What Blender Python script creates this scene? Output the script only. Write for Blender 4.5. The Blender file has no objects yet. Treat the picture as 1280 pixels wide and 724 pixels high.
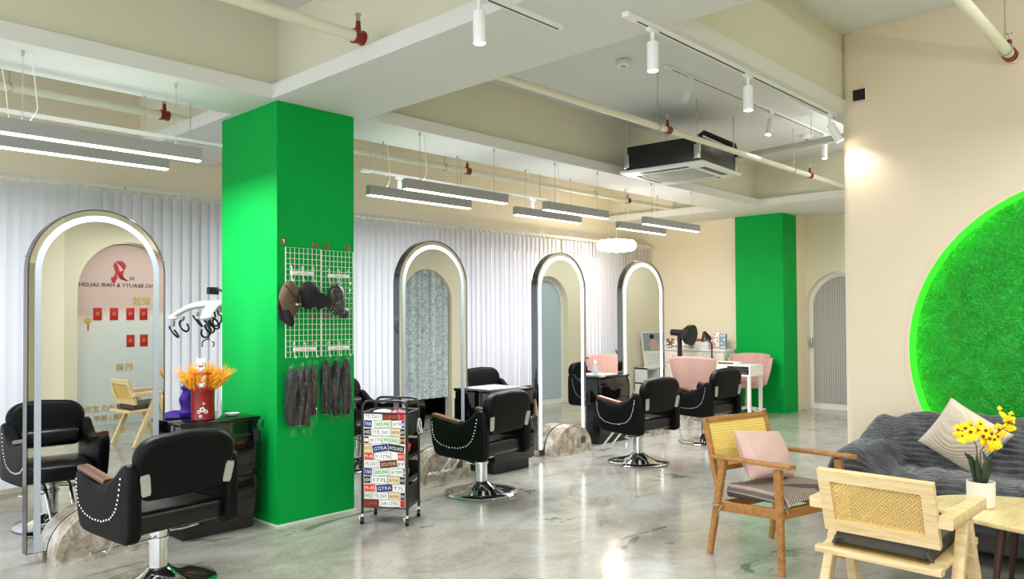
import bpy, bmesh, math, random
from math import sin, cos, pi, radians as R, sqrt, atan2
from mathutils import Vector, Matrix

# ------------------------------------------------------------------ camera, world, exposure
scn = bpy.context.scene
COL = scn.collection
CAM_F, CAM_T, CAM_R, CAM_Y, CAM_S = 963.27, 0.018327, -0.005665, 0.757715, 17.256
_fw = Vector((cos(CAM_Y)*cos(CAM_T), sin(CAM_Y)*cos(CAM_T), sin(CAM_T)))
_r0 = Vector((sin(CAM_Y), -cos(CAM_Y), 0)); _u0 = _r0.cross(_fw)
_rt = _r0*cos(CAM_R) + _u0*sin(CAM_R); _up = _u0*cos(CAM_R) - _r0*sin(CAM_R)
cam_data = bpy.data.cameras.new('camera'); cam = bpy.data.objects.new('camera', cam_data); COL.objects.link(cam)
cam.matrix_world = Matrix(((_rt.x, _up.x, -_fw.x, 0), (_rt.y, _up.y, -_fw.y, 0), (_rt.z, _up.z, -_fw.z, 1.45), (0, 0, 0, 1)))
cam_data.sensor_width = 36; cam_data.lens = CAM_F/1280*36; cam_data.shift_y = CAM_S/1280
cam_data.clip_start = 0.05
scn.camera = cam
vs = scn.view_settings
vs.view_transform = 'Standard'; vs.look = 'None'; vs.gamma = 1; vs.use_curve_mapping = False
vs.exposure = 0.34
scn.display_settings.display_device = 'sRGB'
cy = scn.cycles
cy.caustics_reflective = False; cy.caustics_refractive = False
cy.max_bounces = 10; cy.diffuse_bounces = 5; cy.glossy_bounces = 5; cy.transparent_max_bounces = 16
cy.sample_clamp_indirect = 6; cy.use_denoising = True

world = bpy.data.worlds.new('world'); scn.world = world; world.use_nodes = True
_bg = world.node_tree.nodes['Background']
_bg.inputs[0].default_value = (0.92, 0.96, 1.0, 1); _bg.inputs[1].default_value = 1.9

def lin(c):
    f = lambda v: v/12.92 if v <= 0.04045 else ((v+0.055)/1.055)**2.4
    return tuple(f(x/255.0) for x in c)

BAR_W, SPOT_W, CLOUD_W = 31.0, 9.0, 42.0     # lamp powers
def area_lamp(name, loc, sx, sy, power, color=(1, 1, 1), parent=None, rot=(0, 0, 0)):
    l = bpy.data.lights.new(name, 'AREA'); l.shape = 'RECTANGLE'; l.size = sx; l.size_y = sy
    l.energy = power; l.color = color
    o = bpy.data.objects.new(name, l); COL.objects.link(o); o.location = loc; o.rotation_euler = rot
    if parent: o.parent = parent
    return o

# ------------------------------------------------------------------ materials
MATS = {}
def mat(name, rgb, rough=0.5, metal=0.0, spec=0.5, emit=None, estr=0.0, coat=0.0, trans=0.0, alpha=1.0):
    m = bpy.data.materials.new(name); m.use_nodes = True
    b = m.node_tree.nodes['Principled BSDF']
    b.inputs['Base Color'].default_value = (*lin(rgb), 1)
    b.inputs['Roughness'].default_value = rough; b.inputs['Metallic'].default_value = metal
    b.inputs['Specular IOR Level'].default_value = spec
    b.inputs['Coat Weight'].default_value = coat
    b.inputs['Transmission Weight'].default_value = trans; b.inputs['Alpha'].default_value = alpha
    if emit:
        b.inputs['Emission Color'].default_value = (*lin(emit), 1); b.inputs['Emission Strength'].default_value = estr
    MATS[name] = m
    return m
def nd(m, t, **kw):
    n = m.node_tree.nodes.new(t)
    for k, v in kw.items(): setattr(n, k, v)
    return n
def lk(m, a, b): m.node_tree.links.new(a, b)
def bsdf(m): return m.node_tree.nodes['Principled BSDF']
def coords(m, scale=(1, 1, 1), rot=(0, 0, 0), kind='Object'):
    tc = nd(m, 'ShaderNodeTexCoord'); mp = nd(m, 'ShaderNodeMapping')
    mp.inputs['Scale'].default_value = scale; mp.inputs['Rotation'].default_value = rot
    lk(m, tc.outputs[kind], mp.inputs[0]); return mp.outputs[0]
def noise(m, vec, scale, detail=4, rough=0.55, dist=0.0):
    n = nd(m, 'ShaderNodeTexNoise'); lk(m, vec, n.inputs['Vector'])
    n.inputs['Scale'].default_value = scale; n.inputs['Detail'].default_value = detail
    n.inputs['Roughness'].default_value = rough; n.inputs['Distortion'].default_value = dist
    return n.outputs[0]
def ramp(m, fac, stops):
    r = nd(m, 'ShaderNodeValToRGB'); cr = r.color_ramp
    while len(cr.elements) < len(stops): cr.elements.new(0.5)
    for e, (p, c) in zip(cr.elements, stops):
        e.position = p; e.color = (*lin(c), 1) if len(c) == 3 else c
    lk(m, fac, r.inputs[0]); return r.outputs[0]
def mixc(m, fac, a, b):
    n = nd(m, 'ShaderNodeMix', data_type='RGBA')
    if isinstance(fac, float): n.inputs[0].default_value = fac
    else: lk(m, fac, n.inputs[0])
    for i, v in ((6, a), (7, b)):
        if isinstance(v, tuple): n.inputs[i].default_value = (*lin(v), 1)
        else: lk(m, v, n.inputs[i])
    return n.outputs[2]
def bump(m, h, strength=0.3, dist=0.01):
    b = nd(m, 'ShaderNodeBump'); b.inputs['Strength'].default_value = strength; b.inputs['Distance'].default_value = dist
    lk(m, h, b.inputs['Height']); lk(m, b.outputs[0], bsdf(m).inputs['Normal'])
def basecol(m, out): lk(m, out, bsdf(m).inputs['Base Color'])
def speckle(name, rgb, rgb2, scale=6, rough=0.6, bscale=None, bstr=0.2, **kw):
    m = mat(name, rgb, rough, **kw); v = coords(m)
    basecol(m, mixc(m, noise(m, v, scale), rgb, rgb2))
    if bscale: bump(m, noise(m, v, bscale, 3), bstr, 0.004)
    return m

paint = speckle('cream_paint', (234, 224, 199), (228, 216, 189), 1.3, 0.75, 180, 0.06)
soffit = speckle('beam_paint', (224, 225, 219), (216, 217, 210), 1.5, 0.7, 160, 0.05)
web_paint = speckle('upper_beam_paint', (222, 219, 197), (214, 211, 187), 1.4, 0.75, 160, 0.05)
ceilp = speckle('ceiling_paint', (222, 223, 220), (214, 215, 211), 1.2, 0.75, 160, 0.05)
white_wall = speckle('pale_plaster', (228, 214, 190), (223, 208, 182), 1.0, 0.7, 200, 0.05)
green = speckle('green_paint', (1, 164, 68), (1, 156, 62), 2.5, 0.6, 120, 0.06, spec=0.12)
# rough green plaster of the round wall art
plaster = mat('rough_green_plaster', (8, 175, 38), 0.55); _v = coords(plaster)
_w = nd(plaster, 'ShaderNodeTexWave'); _w.wave_type = 'BANDS'; lk(plaster, _v, _w.inputs['Vector'])
_w.inputs['Scale'].default_value = 4; _w.inputs['Distortion'].default_value = 30; _w.inputs['Detail'].default_value = 5; _w.inputs['Detail Scale'].default_value = 2.6; _w.inputs['Detail Roughness'].default_value = 0.6
_pw = nd(plaster, 'ShaderNodeMath', operation='POWER'); lk(plaster, _w.outputs['Fac'], _pw.inputs[0]); _pw.inputs[1].default_value = 3.0
_h = nd(plaster, 'ShaderNodeMath', operation='ADD'); lk(plaster, _pw.outputs[0], _h.inputs[0]); lk(plaster, noise(plaster, _v, 20, 5, 0.65, 0.8), _h.inputs[1])
bump(plaster, _h.outputs[0], 0.6, 0.02); bsdf(plaster).inputs['Roughness'].default_value = 0.40
basecol(plaster, ramp(plaster, noise(plaster, _v, 9, 4), [(0.3, (1, 140, 18)), (0.7, (4, 168, 34))]))
green_rim = mat('glow_green_rim', (40, 222, 44), 0.6)  # lighter than the plaster: part of the LED glow is put into this colour
# polished concrete: soft clouds, fine trowel streaks and a few dark chipped stains
floor_m = mat('polished_concrete', (176, 172, 162), 0.12, spec=0.6); _v = coords(floor_m)
_n1 = noise(floor_m, _v, 0.9, 5, 0.6, 0.6)
_n2 = noise(floor_m, coords(floor_m, (1, 1.5, 1), (0, 0, 0.72)), 2.2, 10, 0.72, 0.9)
_n3 = noise(floor_m, coords(floor_m, (1, 2.2, 1), (0, 0, 0.72)), 1.3, 9, 0.66, 0.8)
_n4 = noise(floor_m, _v, 34, 6, 0.7, 0.3)
_c = ramp(floor_m, _n1, [(0.32, (138, 131, 116)), (0.5, (162, 159, 150)), (0.66, (176, 175, 170))])
_c2 = ramp(floor_m, _n2, [(0.34, (118, 112, 98)), (0.49, (156, 152, 142)), (0.64, (176, 175, 170))])
_c3 = mixc(floor_m, 0.55, _c, _c2)
_c4 = mixc(floor_m, 0.14, _c3, ramp(floor_m, _n4, [(0.35, (96, 90, 78)), (0.6, (190, 188, 182))]))
_st = ramp(floor_m, _n3, [(0.615, (0, 0, 0)), (0.645, (255, 255, 255))])
_mk = nd(floor_m, 'ShaderNodeMath', operation='MULTIPLY'); lk(floor_m, _st, _mk.inputs[0]); _mk.inputs[1].default_value = 0.75
basecol(floor_m, mixc(floor_m, _mk.outputs[0], _c4, (92, 87, 72)))
_rr = nd(floor_m, 'ShaderNodeMapRange'); lk(floor_m, _n2, _rr.inputs[0]); _rr.inputs[1].default_value = 0.3; _rr.inputs[2].default_value = 0.7; _rr.inputs[3].default_value = 0.05; _rr.inputs[4].default_value = 0.20
lk(floor_m, _rr.outputs[0], bsdf(floor_m).inputs['Roughness'])
bump(floor_m, _n2, 0.10, 0.006)

blind_m = mat('vertical_blind_fabric', (216, 215, 221), 0.7); bsdf(blind_m).inputs['Transmission Weight'].default_value = 0.0
_tl = nd(blind_m, 'ShaderNodeBsdfTranslucent'); _tl.inputs[0].default_value = (*lin((232, 232, 244)), 1)
_ms = nd(blind_m, 'ShaderNodeMixShader'); _ms.inputs[0].default_value = 0.14
lk(blind_m, bsdf(blind_m).outputs[0], _ms.inputs[1]); lk(blind_m, _tl.outputs[0], _ms.inputs[2])
lk(blind_m, _ms.outputs[0], blind_m.node_tree.nodes['Material Output'].inputs[0])
def clear_film(name, rgb, mixv, rough=0.08):
    m = mat(name, rgb, rough); t = nd(m, 'ShaderNodeBsdfTransparent'); g = nd(m, 'ShaderNodeBsdfGlossy'); g.inputs['Roughness'].default_value = rough
    g.inputs[0].default_value = (*lin(rgb), 1)
    s = nd(m, 'ShaderNodeMixShader'); s.inputs[0].default_value = mixv
    lk(m, t.outputs[0], s.inputs[1]); lk(m, g.outputs[0], s.inputs[2]); lk(m, s.outputs[0], m.node_tree.nodes['Material Output'].inputs[0])
    v = coords(m)
    if mixv < 0.05:
        cr = nd(m, 'ShaderNodeMapRange'); lk(m, noise(m, v, 30, 5, 0.65, 2.2), cr.inputs[0]); cr.inputs[1].default_value = 0.52; cr.inputs[2].default_value = 0.72; cr.inputs[3].default_value = 0.02; cr.inputs[4].default_value = 0.30; lk(m, cr.outputs[0], s.inputs[0])
    b = nd(m, 'ShaderNodeBump'); b.inputs['Strength'].default_value = 0.9; b.inputs['Distance'].default_value = 0.02
    lk(m, noise(m, v, 38, 4, 0.6, 1.2), b.inputs['Height']); lk(m, b.outputs[0], g.inputs['Normal'])
    return m
film = clear_film('clear_plastic_film', (235, 240, 238), 0.035, 0.03)
glass = clear_film('window_glass', (230, 240, 240), 0.08, 0.02)
frost = mat('frosted_glass', (176, 190, 196), 0.35)
leather = mat('black_leather', (7, 7, 8), 0.46, spec=0.14); bump(leather, noise(leather, coords(leather), 160, 3), 0.10, 0.002)
leather_edge = mat('black_leather_seat', (10, 11, 13), 0.30, spec=0.4); bump(leather_edge, noise(leather_edge, coords(leather_edge), 14, 3, 0.5, 0.5), 0.25, 0.01)
chrome = mat('chrome', (225, 225, 228), 0.08, 1.0)
brushed = mat('brushed_steel', (200, 200, 198), 0.28, 1.0)
dark_chrome = mat('dark_chrome', (120, 124, 128), 0.07, 1.0)
mirror = mat('mirror_silver', (216, 220, 218), 0.0, 1.0)
led = mat('led_strip', (158, 164, 170), 0.5, emit=(210, 232, 250), estr=0.10)
led_bright = mat('led_strip_lit', (240, 244, 246), 0.5, emit=(244, 250, 255), estr=1.6)
bar_led = mat('bar_diffuser', (250, 250, 250), 0.5, emit=(255, 253, 246), estr=5.0)
cloud_m = mat('cloud_lamp_shell', (255, 252, 244), 0.5, emit=(255, 244, 222), estr=4.0)
spot_led = mat('spot_lens', (255, 255, 255), 0.4, emit=(255, 240, 214), estr=30.0)
rim_led = mat('green_niche_led', (120, 255, 90), 0.5, emit=(196, 255, 120), estr=11.0)
alu = mat('grey_aluminium', (160, 160, 158), 0.4, 0.2)
alu_light = mat('silver_lamp_body', (214, 213, 206), 0.4, 0.0)
white_metal = mat('white_enamel', (235, 233, 225), 0.35)
white_plastic = mat('white_plastic', (238, 238, 236), 0.3)
track_black = mat('track_slot', (18, 18, 18), 0.5)
pipe_m = mat('cream_pipe_paint', (232, 228, 206), 0.4)
red_valve = mat('red_valve_paint', (128, 22, 20), 0.35)
wood_dark = mat('dark_armrest_wood', (96, 54, 34), 0.3, coat=0.4)
def wood(name, c1, c2, c3, sc=(3, 30, 30), rough=0.42):
    m = mat(name, c2, rough); v = coords(m, sc)
    basecol(m, ramp(m, noise(m, v, 1.6, 6, 0.6, 0.8), [(0.3, c1), (0.5, c2), (0.72, c3)])); return m
wood_pale = wood('pale_rubberwood', (206, 176, 124), (226, 200, 150), (238, 216, 170))
wood_brown = wood('oiled_teak', (142, 96, 46), (170, 118, 62), (190, 138, 78))
wood_top = wood('oak_table_top', (206, 178, 124), (224, 200, 146), (236, 216, 168), (3, 16, 16), 0.3)
wood_leg = mat('dark_table_leg', (62, 34, 24), 0.35)
cane = mat('woven_cane', (226, 192, 116), 0.55)
gloss_black = mat('black_gloss_laminate', (12, 12, 13), 0.07, spec=0.6)
black_matte = mat('black_plastic', (18, 18, 19), 0.4)
black_metal = mat('black_powder_coat', (16, 16, 17), 0.35)
pink_fab = speckle('pink_velvet', (206, 166, 158), (196, 154, 146), 40, 0.7)
pink_fur = speckle('pink_plush', (222, 190, 180), (212, 176, 166), 60, 0.9, 200, 0.6)
beige_fab = mat('beige_ribbed_corduroy', (220, 206, 186), 0.8)
_w = nd(beige_fab, 'ShaderNodeTexWave'); lk(beige_fab, coords(beige_fab), _w.inputs[0]); _w.inputs['Scale'].default_value = 30; _w.inputs['Distortion'].default_value = 1.6
bump(beige_fab, _w.outputs['Fac'], 0.4, 0.008)
grey_fab = speckle('charcoal_cushion_fabric', (84, 80, 74), (70, 67, 62), 60, 0.9)
sofa_fab = speckle('grey_sofa_fabric', (78, 76, 72), (66, 64, 62), 60, 0.85)
mat_stripe = mat('ribbed_taupe_mat', (150, 132, 120), 0.9)
_w = nd(mat_stripe, 'ShaderNodeTexWave'); lk(mat_stripe, coords(mat_stripe), _w.inputs[0]); _w.inputs['Scale'].default_value = 16; _w.inputs['Distortion'].default_value = 0.6
basecol(mat_stripe, ramp(mat_stripe, _w.outputs['Fac'], [(0.2, (104, 92, 84)), (0.8, (178, 160, 148))])); bump(mat_stripe, _w.outputs['Fac'], 0.6, 0.01)
throw_m = mat('charcoal_plush_throw', (66, 68, 70), 0.85)
_tv = coords(throw_m); basecol(throw_m, ramp(throw_m, noise(throw_m, _tv, 9, 5, 0.7, 1.0), [(0.3, (46, 48, 50)), (0.7, (92, 94, 96))]))
bsdf(throw_m).inputs['Sheen Weight'].default_value = 0.4
def marble(name):
    m = mat(name, (190, 180, 165), 0.22); v = coords(m)
    n1 = noise(m, v, 5.5, 7, 0.65, 1.8); n2 = noise(m, v, 16, 5, 0.6, 1.0)
    c = ramp(m, n1, [(0.32, (112, 92, 72)), (0.46, (168, 152, 130)), (0.56, (214, 206, 194)), (0.7, (232, 228, 220))])
    basecol(m, mixc(m, 0.35, c, ramp(m, n2, [(0.35, (120, 102, 82)), (0.65, (226, 220, 208))]))); return m
marble_m = marble('brown_veined_marble')
yellow_petal = mat('yellow_petal', (255, 222, 14), 0.5); brown_lip = mat('orchid_lip', (120, 40, 16), 0.5)
leaf_m = mat('dark_green_leaf', (28, 52, 28), 0.35); stem_m = mat('brown_green_stem', (92, 74, 40), 0.5)
plant_m = mat('fresh_green_leaf', (92, 128, 60), 0.5)
pot_m = mat('ribbed_white_pot', (238, 234, 222), 0.5); soil_m = mat('bark_soil', (96, 74, 44), 0.9)
wheat_m = mat('dyed_orange_wheat', (246, 176, 44), 0.6); vase_m = mat('red_glazed_vase', (140, 18, 22), 0.25)
purple_m = speckle('purple_towel', (66, 38, 140), (54, 30, 120), 60, 0.95, 220, 0.6)
hair_grey = speckle('dark_grey_hair', (36, 38, 42), (18, 19, 21), 60, 0.5); hair_brown = speckle('brown_hair', (50, 34, 30), (26, 18, 16), 60, 0.5); hair_black = speckle('black_hair', (12, 11, 11), (26, 24, 23), 60, 0.45)
cap_brown = speckle('brown_cotton', (94, 74, 52), (78, 60, 42), 40, 0.85); cap_black = speckle('black_cotton', (16, 16, 17), (24, 24, 26), 40, 0.85)
gold_m = mat('gold_foil', (214, 176, 84), 0.3, 0.7); hook_gold = mat('brass_hook', (132, 116, 82), 0.35, 0.6)
red_paper = mat('red_envelope_paper', (186, 22, 30), 0.5); red_ink = mat('red_logo_ink', (176, 28, 34), 0.5)
gold_ink = mat('gold_print', (206, 168, 70), 0.5); dark_ink = mat('dark_print', (70, 58, 54), 0.5)
black_ink = mat('black_print', (24, 24, 26), 0.5); navy = mat('navy_plate', (34, 36, 110), 0.4); maroon = mat('maroon_plate', (92, 34, 24), 0.4)
orange_p = mat('orange_plate', (206, 70, 34), 0.4); plate_w = mat('white_plate', (228, 230, 226), 0.4); plate_g = mat('pale_green_plate', (206, 226, 200), 0.4); plate_y = mat('sand_plate', (226, 206, 150), 0.4)
poster_m = mat('poster_print', (226, 224, 218), 0.6); _pv = coords(poster_m)
_sx = nd(poster_m, 'ShaderNodeSeparateXYZ'); lk(poster_m, _pv, _sx.inputs[0])
_mr = nd(poster_m, 'ShaderNodeMapRange'); lk(poster_m, _sx.outputs[2], _mr.inputs[0]); _mr.inputs[1].default_value = 1.1; _mr.inputs[2].default_value = 2.2
_ad = nd(poster_m, 'ShaderNodeMath', operation='ADD'); lk(poster_m, _mr.outputs[0], _ad.inputs[0]); lk(poster_m, noise(poster_m, _pv, 1.2, 5, 0.6, 0.6), _ad.inputs[1])
basecol(poster_m, ramp(poster_m, _ad.outputs[0], [(0.55, (214, 216, 216)), (0.85, (220, 214, 206)), (1.3, (206, 176, 168))]))
lace = mat('grey_lace', (196, 204, 206), 0.8); _v = coords(lace)
basecol(lace, ramp(lace, noise(lace, _v, 26, 5, 0.6, 1.5), [(0.4, (160, 170, 174)), (0.6, (226, 230, 232))]))
grey_blind = mat('grey_door_blind', (168, 164, 160), 0.6)
_w = nd(grey_blind, 'ShaderNodeTexWave'); _w.bands_direction = 'Y'; lk(grey_blind, coords(grey_blind), _w.inputs[0]); _w.inputs['Scale'].default_value = 9; _w.inputs['Distortion'].default_value = 0.8
basecol(grey_blind, ramp(grey_blind, _w.outputs['Fac'], [(0.2, (150, 146, 142)), (0.8, (186, 182, 178))]))
cabinet_w = mat('ivory_drawer_front', (236, 226, 216), 0.35)
dark_void = mat('painted_darkness', (22, 22, 24), 0.8)  # near-black colour standing in for unlit depth

# ------------------------------------------------------------------ mesh helpers
I4 = Matrix.Identity(4)
def TR(loc=(0, 0, 0), rz=0, rx=0, ry=0):
    return Matrix.Translation(loc) @ Matrix.Rotation(rz, 4, 'Z') @ Matrix.Rotation(ry, 4, 'Y') @ Matrix.Rotation(rx, 4, 'X')
class MB:
    def __init__(s): s.v = []; s.f = []; s.mi = []; s.T = I4; s.m = 0
    def add(s, vs, fs):
        o = len(s.v); s.v += [tuple(s.T @ Vector(p)) for p in vs]
        s.f += [tuple(i+o for i in f) for f in fs]; s.mi += [s.m]*len(fs); return s
    def box(s, x0, x1, y0, y1, z0, z1):
        vs = [(x, y, z) for z in (z0, z1) for y in (y0, y1) for x in (x0, x1)]
        return s.add(vs, [(0, 2, 3, 1), (4, 5, 7, 6), (0, 1, 5, 4), (2, 6, 7, 3), (0, 4, 6, 2), (1, 3, 7, 5)])
    def rbox(s, x0, x1, y0, y1, z0, z1, r=0.01, seg=2):
        bm = bmesh.new(); bmesh.ops.create_cube(bm, size=1)
        for v in bm.verts: v.co = Vector(((x0+x1)/2+v.co.x*(x1-x0), (y0+y1)/2+v.co.y*(y1-y0), (z0+z1)/2+v.co.z*(z1-z0)))
        r = min(r, 0.49*min(x1-x0, y1-y0, z1-z0))
        bmesh.ops.bevel(bm, geom=list(bm.edges), offset=r, segments=seg, profile=0.5, affect='EDGES')
        return s.bm(bm)
    def bm(s, bm):
        bm.verts.index_update(); s.add([v.co.copy() for v in bm.verts], [tuple(v.index for v in f.verts) for f in bm.faces]); bm.free(); return s
    def bar(s, p0, p1, w, h, up=(0, 0, 1), w1=None, h1=None, r=0.0):
        p0 = Vector(p0); p1 = Vector(p1); d = (p1-p0).normalized(); u = Vector(up)
        if abs(d.dot(u)) > 0.98: u = Vector((0, 1, 0))
        a = d.cross(u).normalized(); b = a.cross(d); w1 = w if w1 is None else w1; h1 = h if h1 is None else h1
        if r <= 0:
            vs = [p+a*(i*ww/2)+b*(j*hh/2) for p, ww, hh in ((p0, w, h), (p1, w1, h1)) for i, j in ((-1, -1), (1, -1), (1, 1), (-1, 1))]
            return s.add(vs, [(3, 2, 1, 0), (4, 5, 6, 7)]+[(i, (i+1) % 4, (i+1) % 4+4, i+4) for i in range(4)])
        def ring(p, ww, hh):
            o = []
            for cx, cyy, a0 in ((1, 1, 0), (-1, 1, 90), (-1, -1, 180), (1, -1, 270)):
                for k in (0, 45, 90):
                    t = R(a0+k); o.append(p+a*(cx*(ww/2-r)+r*cos(t))+b*(cyy*(hh/2-r)+r*sin(t)))
            return o
        v0 = ring(p0, w, h); v1 = ring(p1, w1, h1); n = len(v0)
        return s.add(v0+v1, [tuple(range(n-1, -1, -1)), tuple(range(n, 2*n))]+[(i, (i+1) % n, (i+1) % n+n, i+n) for i in range(n)])
    def cyl(s, p0, p1, r0, r1=None, n=14, cap=True):
        r1 = r0 if r1 is None else r1
        p0 = Vector(p0); p1 = Vector(p1); d = (p1-p0).normalized(); u = Vector((0, 0, 1)) if abs(d.z) < 0.95 else Vector((1, 0, 0))
        a = d.cross(u).normalized(); b = d.cross(a)
        vs = [p+a*(rr*cos(2*pi*i/n))+b*(rr*sin(2*pi*i/n)) for p, rr in ((p0, r0), (p1, r1)) for i in range(n)]
        fs = [(i, (i+1) % n, (i+1) % n+n, i+n) for i in range(n)]
        if cap: fs += [tuple(range(n-1, -1, -1)), tuple(range(n, 2*n))]
        return s.add(vs, fs)
    def tube(s, pts, r, n=8, closed=False, r1=None):
        pts = [Vector(p) for p in pts]; m = len(pts); vs = []; fs = []; prev = None
        for i, p in enumerate(pts):
            if closed: t = (pts[(i+1) % m]-pts[i-1]).normalized()
            else: t = (pts[min(i+1, m-1)]-pts[max(i-1, 0)]).normalized()
            if prev is None:
                u = Vector((0, 0, 1)) if abs(t.z) < 0.9 else Vector((1, 0, 0)); a = t.cross(u).normalized()
            else: a = (prev-t*prev.dot(t)).normalized()
            prev = a; b = t.cross(a); rr = r if r1 is None else r+(r1-r)*i/(m-1)
            vs += [p+a*(rr*cos(2*pi*k/n))+b*(rr*sin(2*pi*k/n)) for k in range(n)]
        for i in range(m if closed else m-1):
            j = (i+1) % m; fs += [(i*n+k, i*n+(k+1) % n, j*n+(k+1) % n, j*n+k) for k in range(n)]
        if not closed: fs += [tuple(range(n-1, -1, -1)), tuple((m-1)*n+k for k in range(n))]
        return s.add(vs, fs)
    def lathe(s, prof, c=(0, 0, 0), n=32):
        vs = []; fs = []; m = len(prof)
        for r, z in prof: vs += [(c[0]+r*cos(2*pi*k/n), c[1]+r*sin(2*pi*k/n), c[2]+z) for k in range(n)]
        for i in range(m-1): fs += [(i*n+k, i*n+(k+1) % n, (i+1)*n+(k+1) % n, (i+1)*n+k) for k in range(n)]
        if prof[0][0] > 1e-5: fs.append(tuple(range(n-1, -1, -1)))
        if prof[-1][0] > 1e-5: fs.append(tuple((m-1)*n+k for k in range(n)))
        return s.add(vs, fs)
    def grid(s, nu, nv, fn, cu=False, cv=False):
        vs = [fn(i/(nu if cu else nu-1), j/(nv if cv else nv-1)) for i in range(nu) for j in range(nv)]; fs = []
        for i in range(nu if cu else nu-1):
            for j in range(nv if cv else nv-1):
                a = (i+1) % nu; b = (j+1) % nv; fs.append((i*nv+j, a*nv+j, a*nv+b, i*nv+b))
        return s.add(vs, fs)
    def ball(s, c, rx, ry=None, rz=None, nu=14, nv=9):
        ry = rx if ry is None else ry; rz = rx if rz is None else rz
        return s.lathe2([(sin(pi*j/(nv-1)), -cos(pi*j/(nv-1))) for j in range(nv)], c, (rx, ry, rz), nu)
    def lathe2(s, prof, c, sc, n):
        o = []; fs = []; m = len(prof)
        for r, z in prof: o += [(c[0]+sc[0]*max(r, 1e-4)*cos(2*pi*k/n), c[1]+sc[1]*max(r, 1e-4)*sin(2*pi*k/n), c[2]+sc[2]*z) for k in range(n)]
        for i in range(m-1): fs += [(i*n+k, i*n+(k+1) % n, (i+1)*n+(k+1) % n, (i+1)*n+k) for k in range(n)]
        return s.add(o, fs)
    def prism(s, out, d0, d1, ax='y'):
        n = len(out); P = {'y': lambda a, b, d: (a, d, b), 'x': lambda a, b, d: (d, a, b), 'z': lambda a, b, d: (a, b, d)}[ax]
        vs = [P(a, b, d0) for a, b in out]+[P(a, b, d1) for a, b in out]
        return s.add(vs, [tuple(range(n)), tuple(range(2*n-1, n-1, -1))]+[((i+1) % n, i, i+n, (i+1) % n+n) for i in range(n)])
    def rprism(s, out, d0, d1, r, ax='y', seg=4, crown=0.0):
        # prism of a 2-D outline with rounded rims (inset along vertex normals)
        n = len(out); P = {'y': lambda a, b, d: (a, d, b), 'x': lambda a, b, d: (d, a, b), 'z': lambda a, b, d: (a, b, d)}[ax]
        area = sum(out[i][0]*out[(i+1) % n][1]-out[(i+1) % n][0]*out[i][1] for i in range(n))
        sg = 1 if area > 0 else -1; nor = []
        for i in range(n):
            x0, y0 = out[i-1]; x1, y1 = out[(i+1) % n]; dx, dy = x1-x0, y1-y0; l = math.hypot(dx, dy) or 1; nor.append((sg*dy/l, -sg*dx/l))
        cx = sum(p[0] for p in out)/n; cyy = sum(p[1] for p in out)/n; rings = []
        def ring(ins, d): return [P(out[i][0]-nor[i][0]*ins, out[i][1]-nor[i][1]*ins, d) for i in range(n)]
        def shr(ins, k, d): return [P(cx+(out[i][0]-nor[i][0]*ins-cx)*k, cyy+(out[i][1]-nor[i][1]*ins-cyy)*k, d) for i in range(n)]
        sd = 1 if d1 > d0 else -1
        if crown:
            rings.append(shr(r, 0.3, d0-sd*crown)); rings.append(shr(r, 0.7, d0-sd*crown*0.6))
        for k in range(seg+1):
            t = pi/2*k/seg; rings.append(ring(r*(1-sin(t)), d0+sd*r*(1-cos(t))))
        for k in range(seg+1):
            t = pi/2*(1-k/seg); rings.append(ring(r*(1-sin(t)), d1-sd*r*(1-cos(t))))
        if crown:
            rings.append(shr(r, 0.7, d1+sd*crown*0.6)); rings.append(shr(r, 0.3, d1+sd*crown))
        if not crown: rings = [ring(r*1.12, d0)]+rings+[ring(r*1.12, d1)]
        vs = [p for q in rings for p in q]; m = len(rings)
        fs = [(i*n+k, i*n+(k+1) % n, (i+1)*n+(k+1) % n, (i+1)*n+k) for i in range(m-1) for k in range(n)]
        fs += [tuple(range(n-1, -1, -1)), tuple((m-1)*n+k for k in range(n))]
        return s.add(vs, fs)
    def build(s, name, mats, parent=None, smooth=True, ang=40, loc=None):
        me = bpy.data.meshes.new(name); me.from_pydata(s.v, [], s.f)
        if not isinstance(mats, (list, tuple)): mats = [mats]
        for m in mats: me.materials.append(m)
        if len(mats) > 1: me.polygons.foreach_set('material_index', s.mi)
        bm = bmesh.new(); bm.from_mesh(me); bmesh.ops.recalc_face_normals(bm, faces=bm.faces); bm.to_mesh(me); bm.free()
        if smooth:
            me.shade_smooth(); me.set_sharp_from_angle(angle=R(ang))
        o = bpy.data.objects.new(name, me); COL.objects.link(o)
        if parent: o.parent = parent
        if loc: o.location = loc
        return o

def tag(o, label, cat, group=None, kind=None):
    o['label'] = label; o['category'] = cat
    if group: o['group'] = group
    if kind: o['kind'] = kind
    return o
def thing(name, label, cat, loc=(0, 0, 0), rz=0.0, group=None):
    o = bpy.data.objects.new(name, None); COL.objects.link(o); o.empty_display_size = 0.1
    o.location = loc; o.rotation_euler = (0, 0, rz)
    return tag(o, label, cat, group)
def struct(mb, name, m, label=None, cat=None, smooth=False):
    o = mb.build(name, m, smooth=smooth); o['kind'] = 'structure'
    if label: o['label'] = label; o['category'] = cat
    return o
def dup(root, loc, rz=None, label=None, group=None):
    r = root.copy(); COL.objects.link(r); r.location = loc
    if rz is not None: r.rotation_euler = (0, 0, rz)
    if label: r['label'] = label
    if group: r['group'] = group
    for ch in list(root.children):
        c = ch.copy(); COL.objects.link(c); c.parent = r
        for g in list(ch.children):
            d = g.copy(); COL.objects.link(d); d.parent = c
    return r
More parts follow.
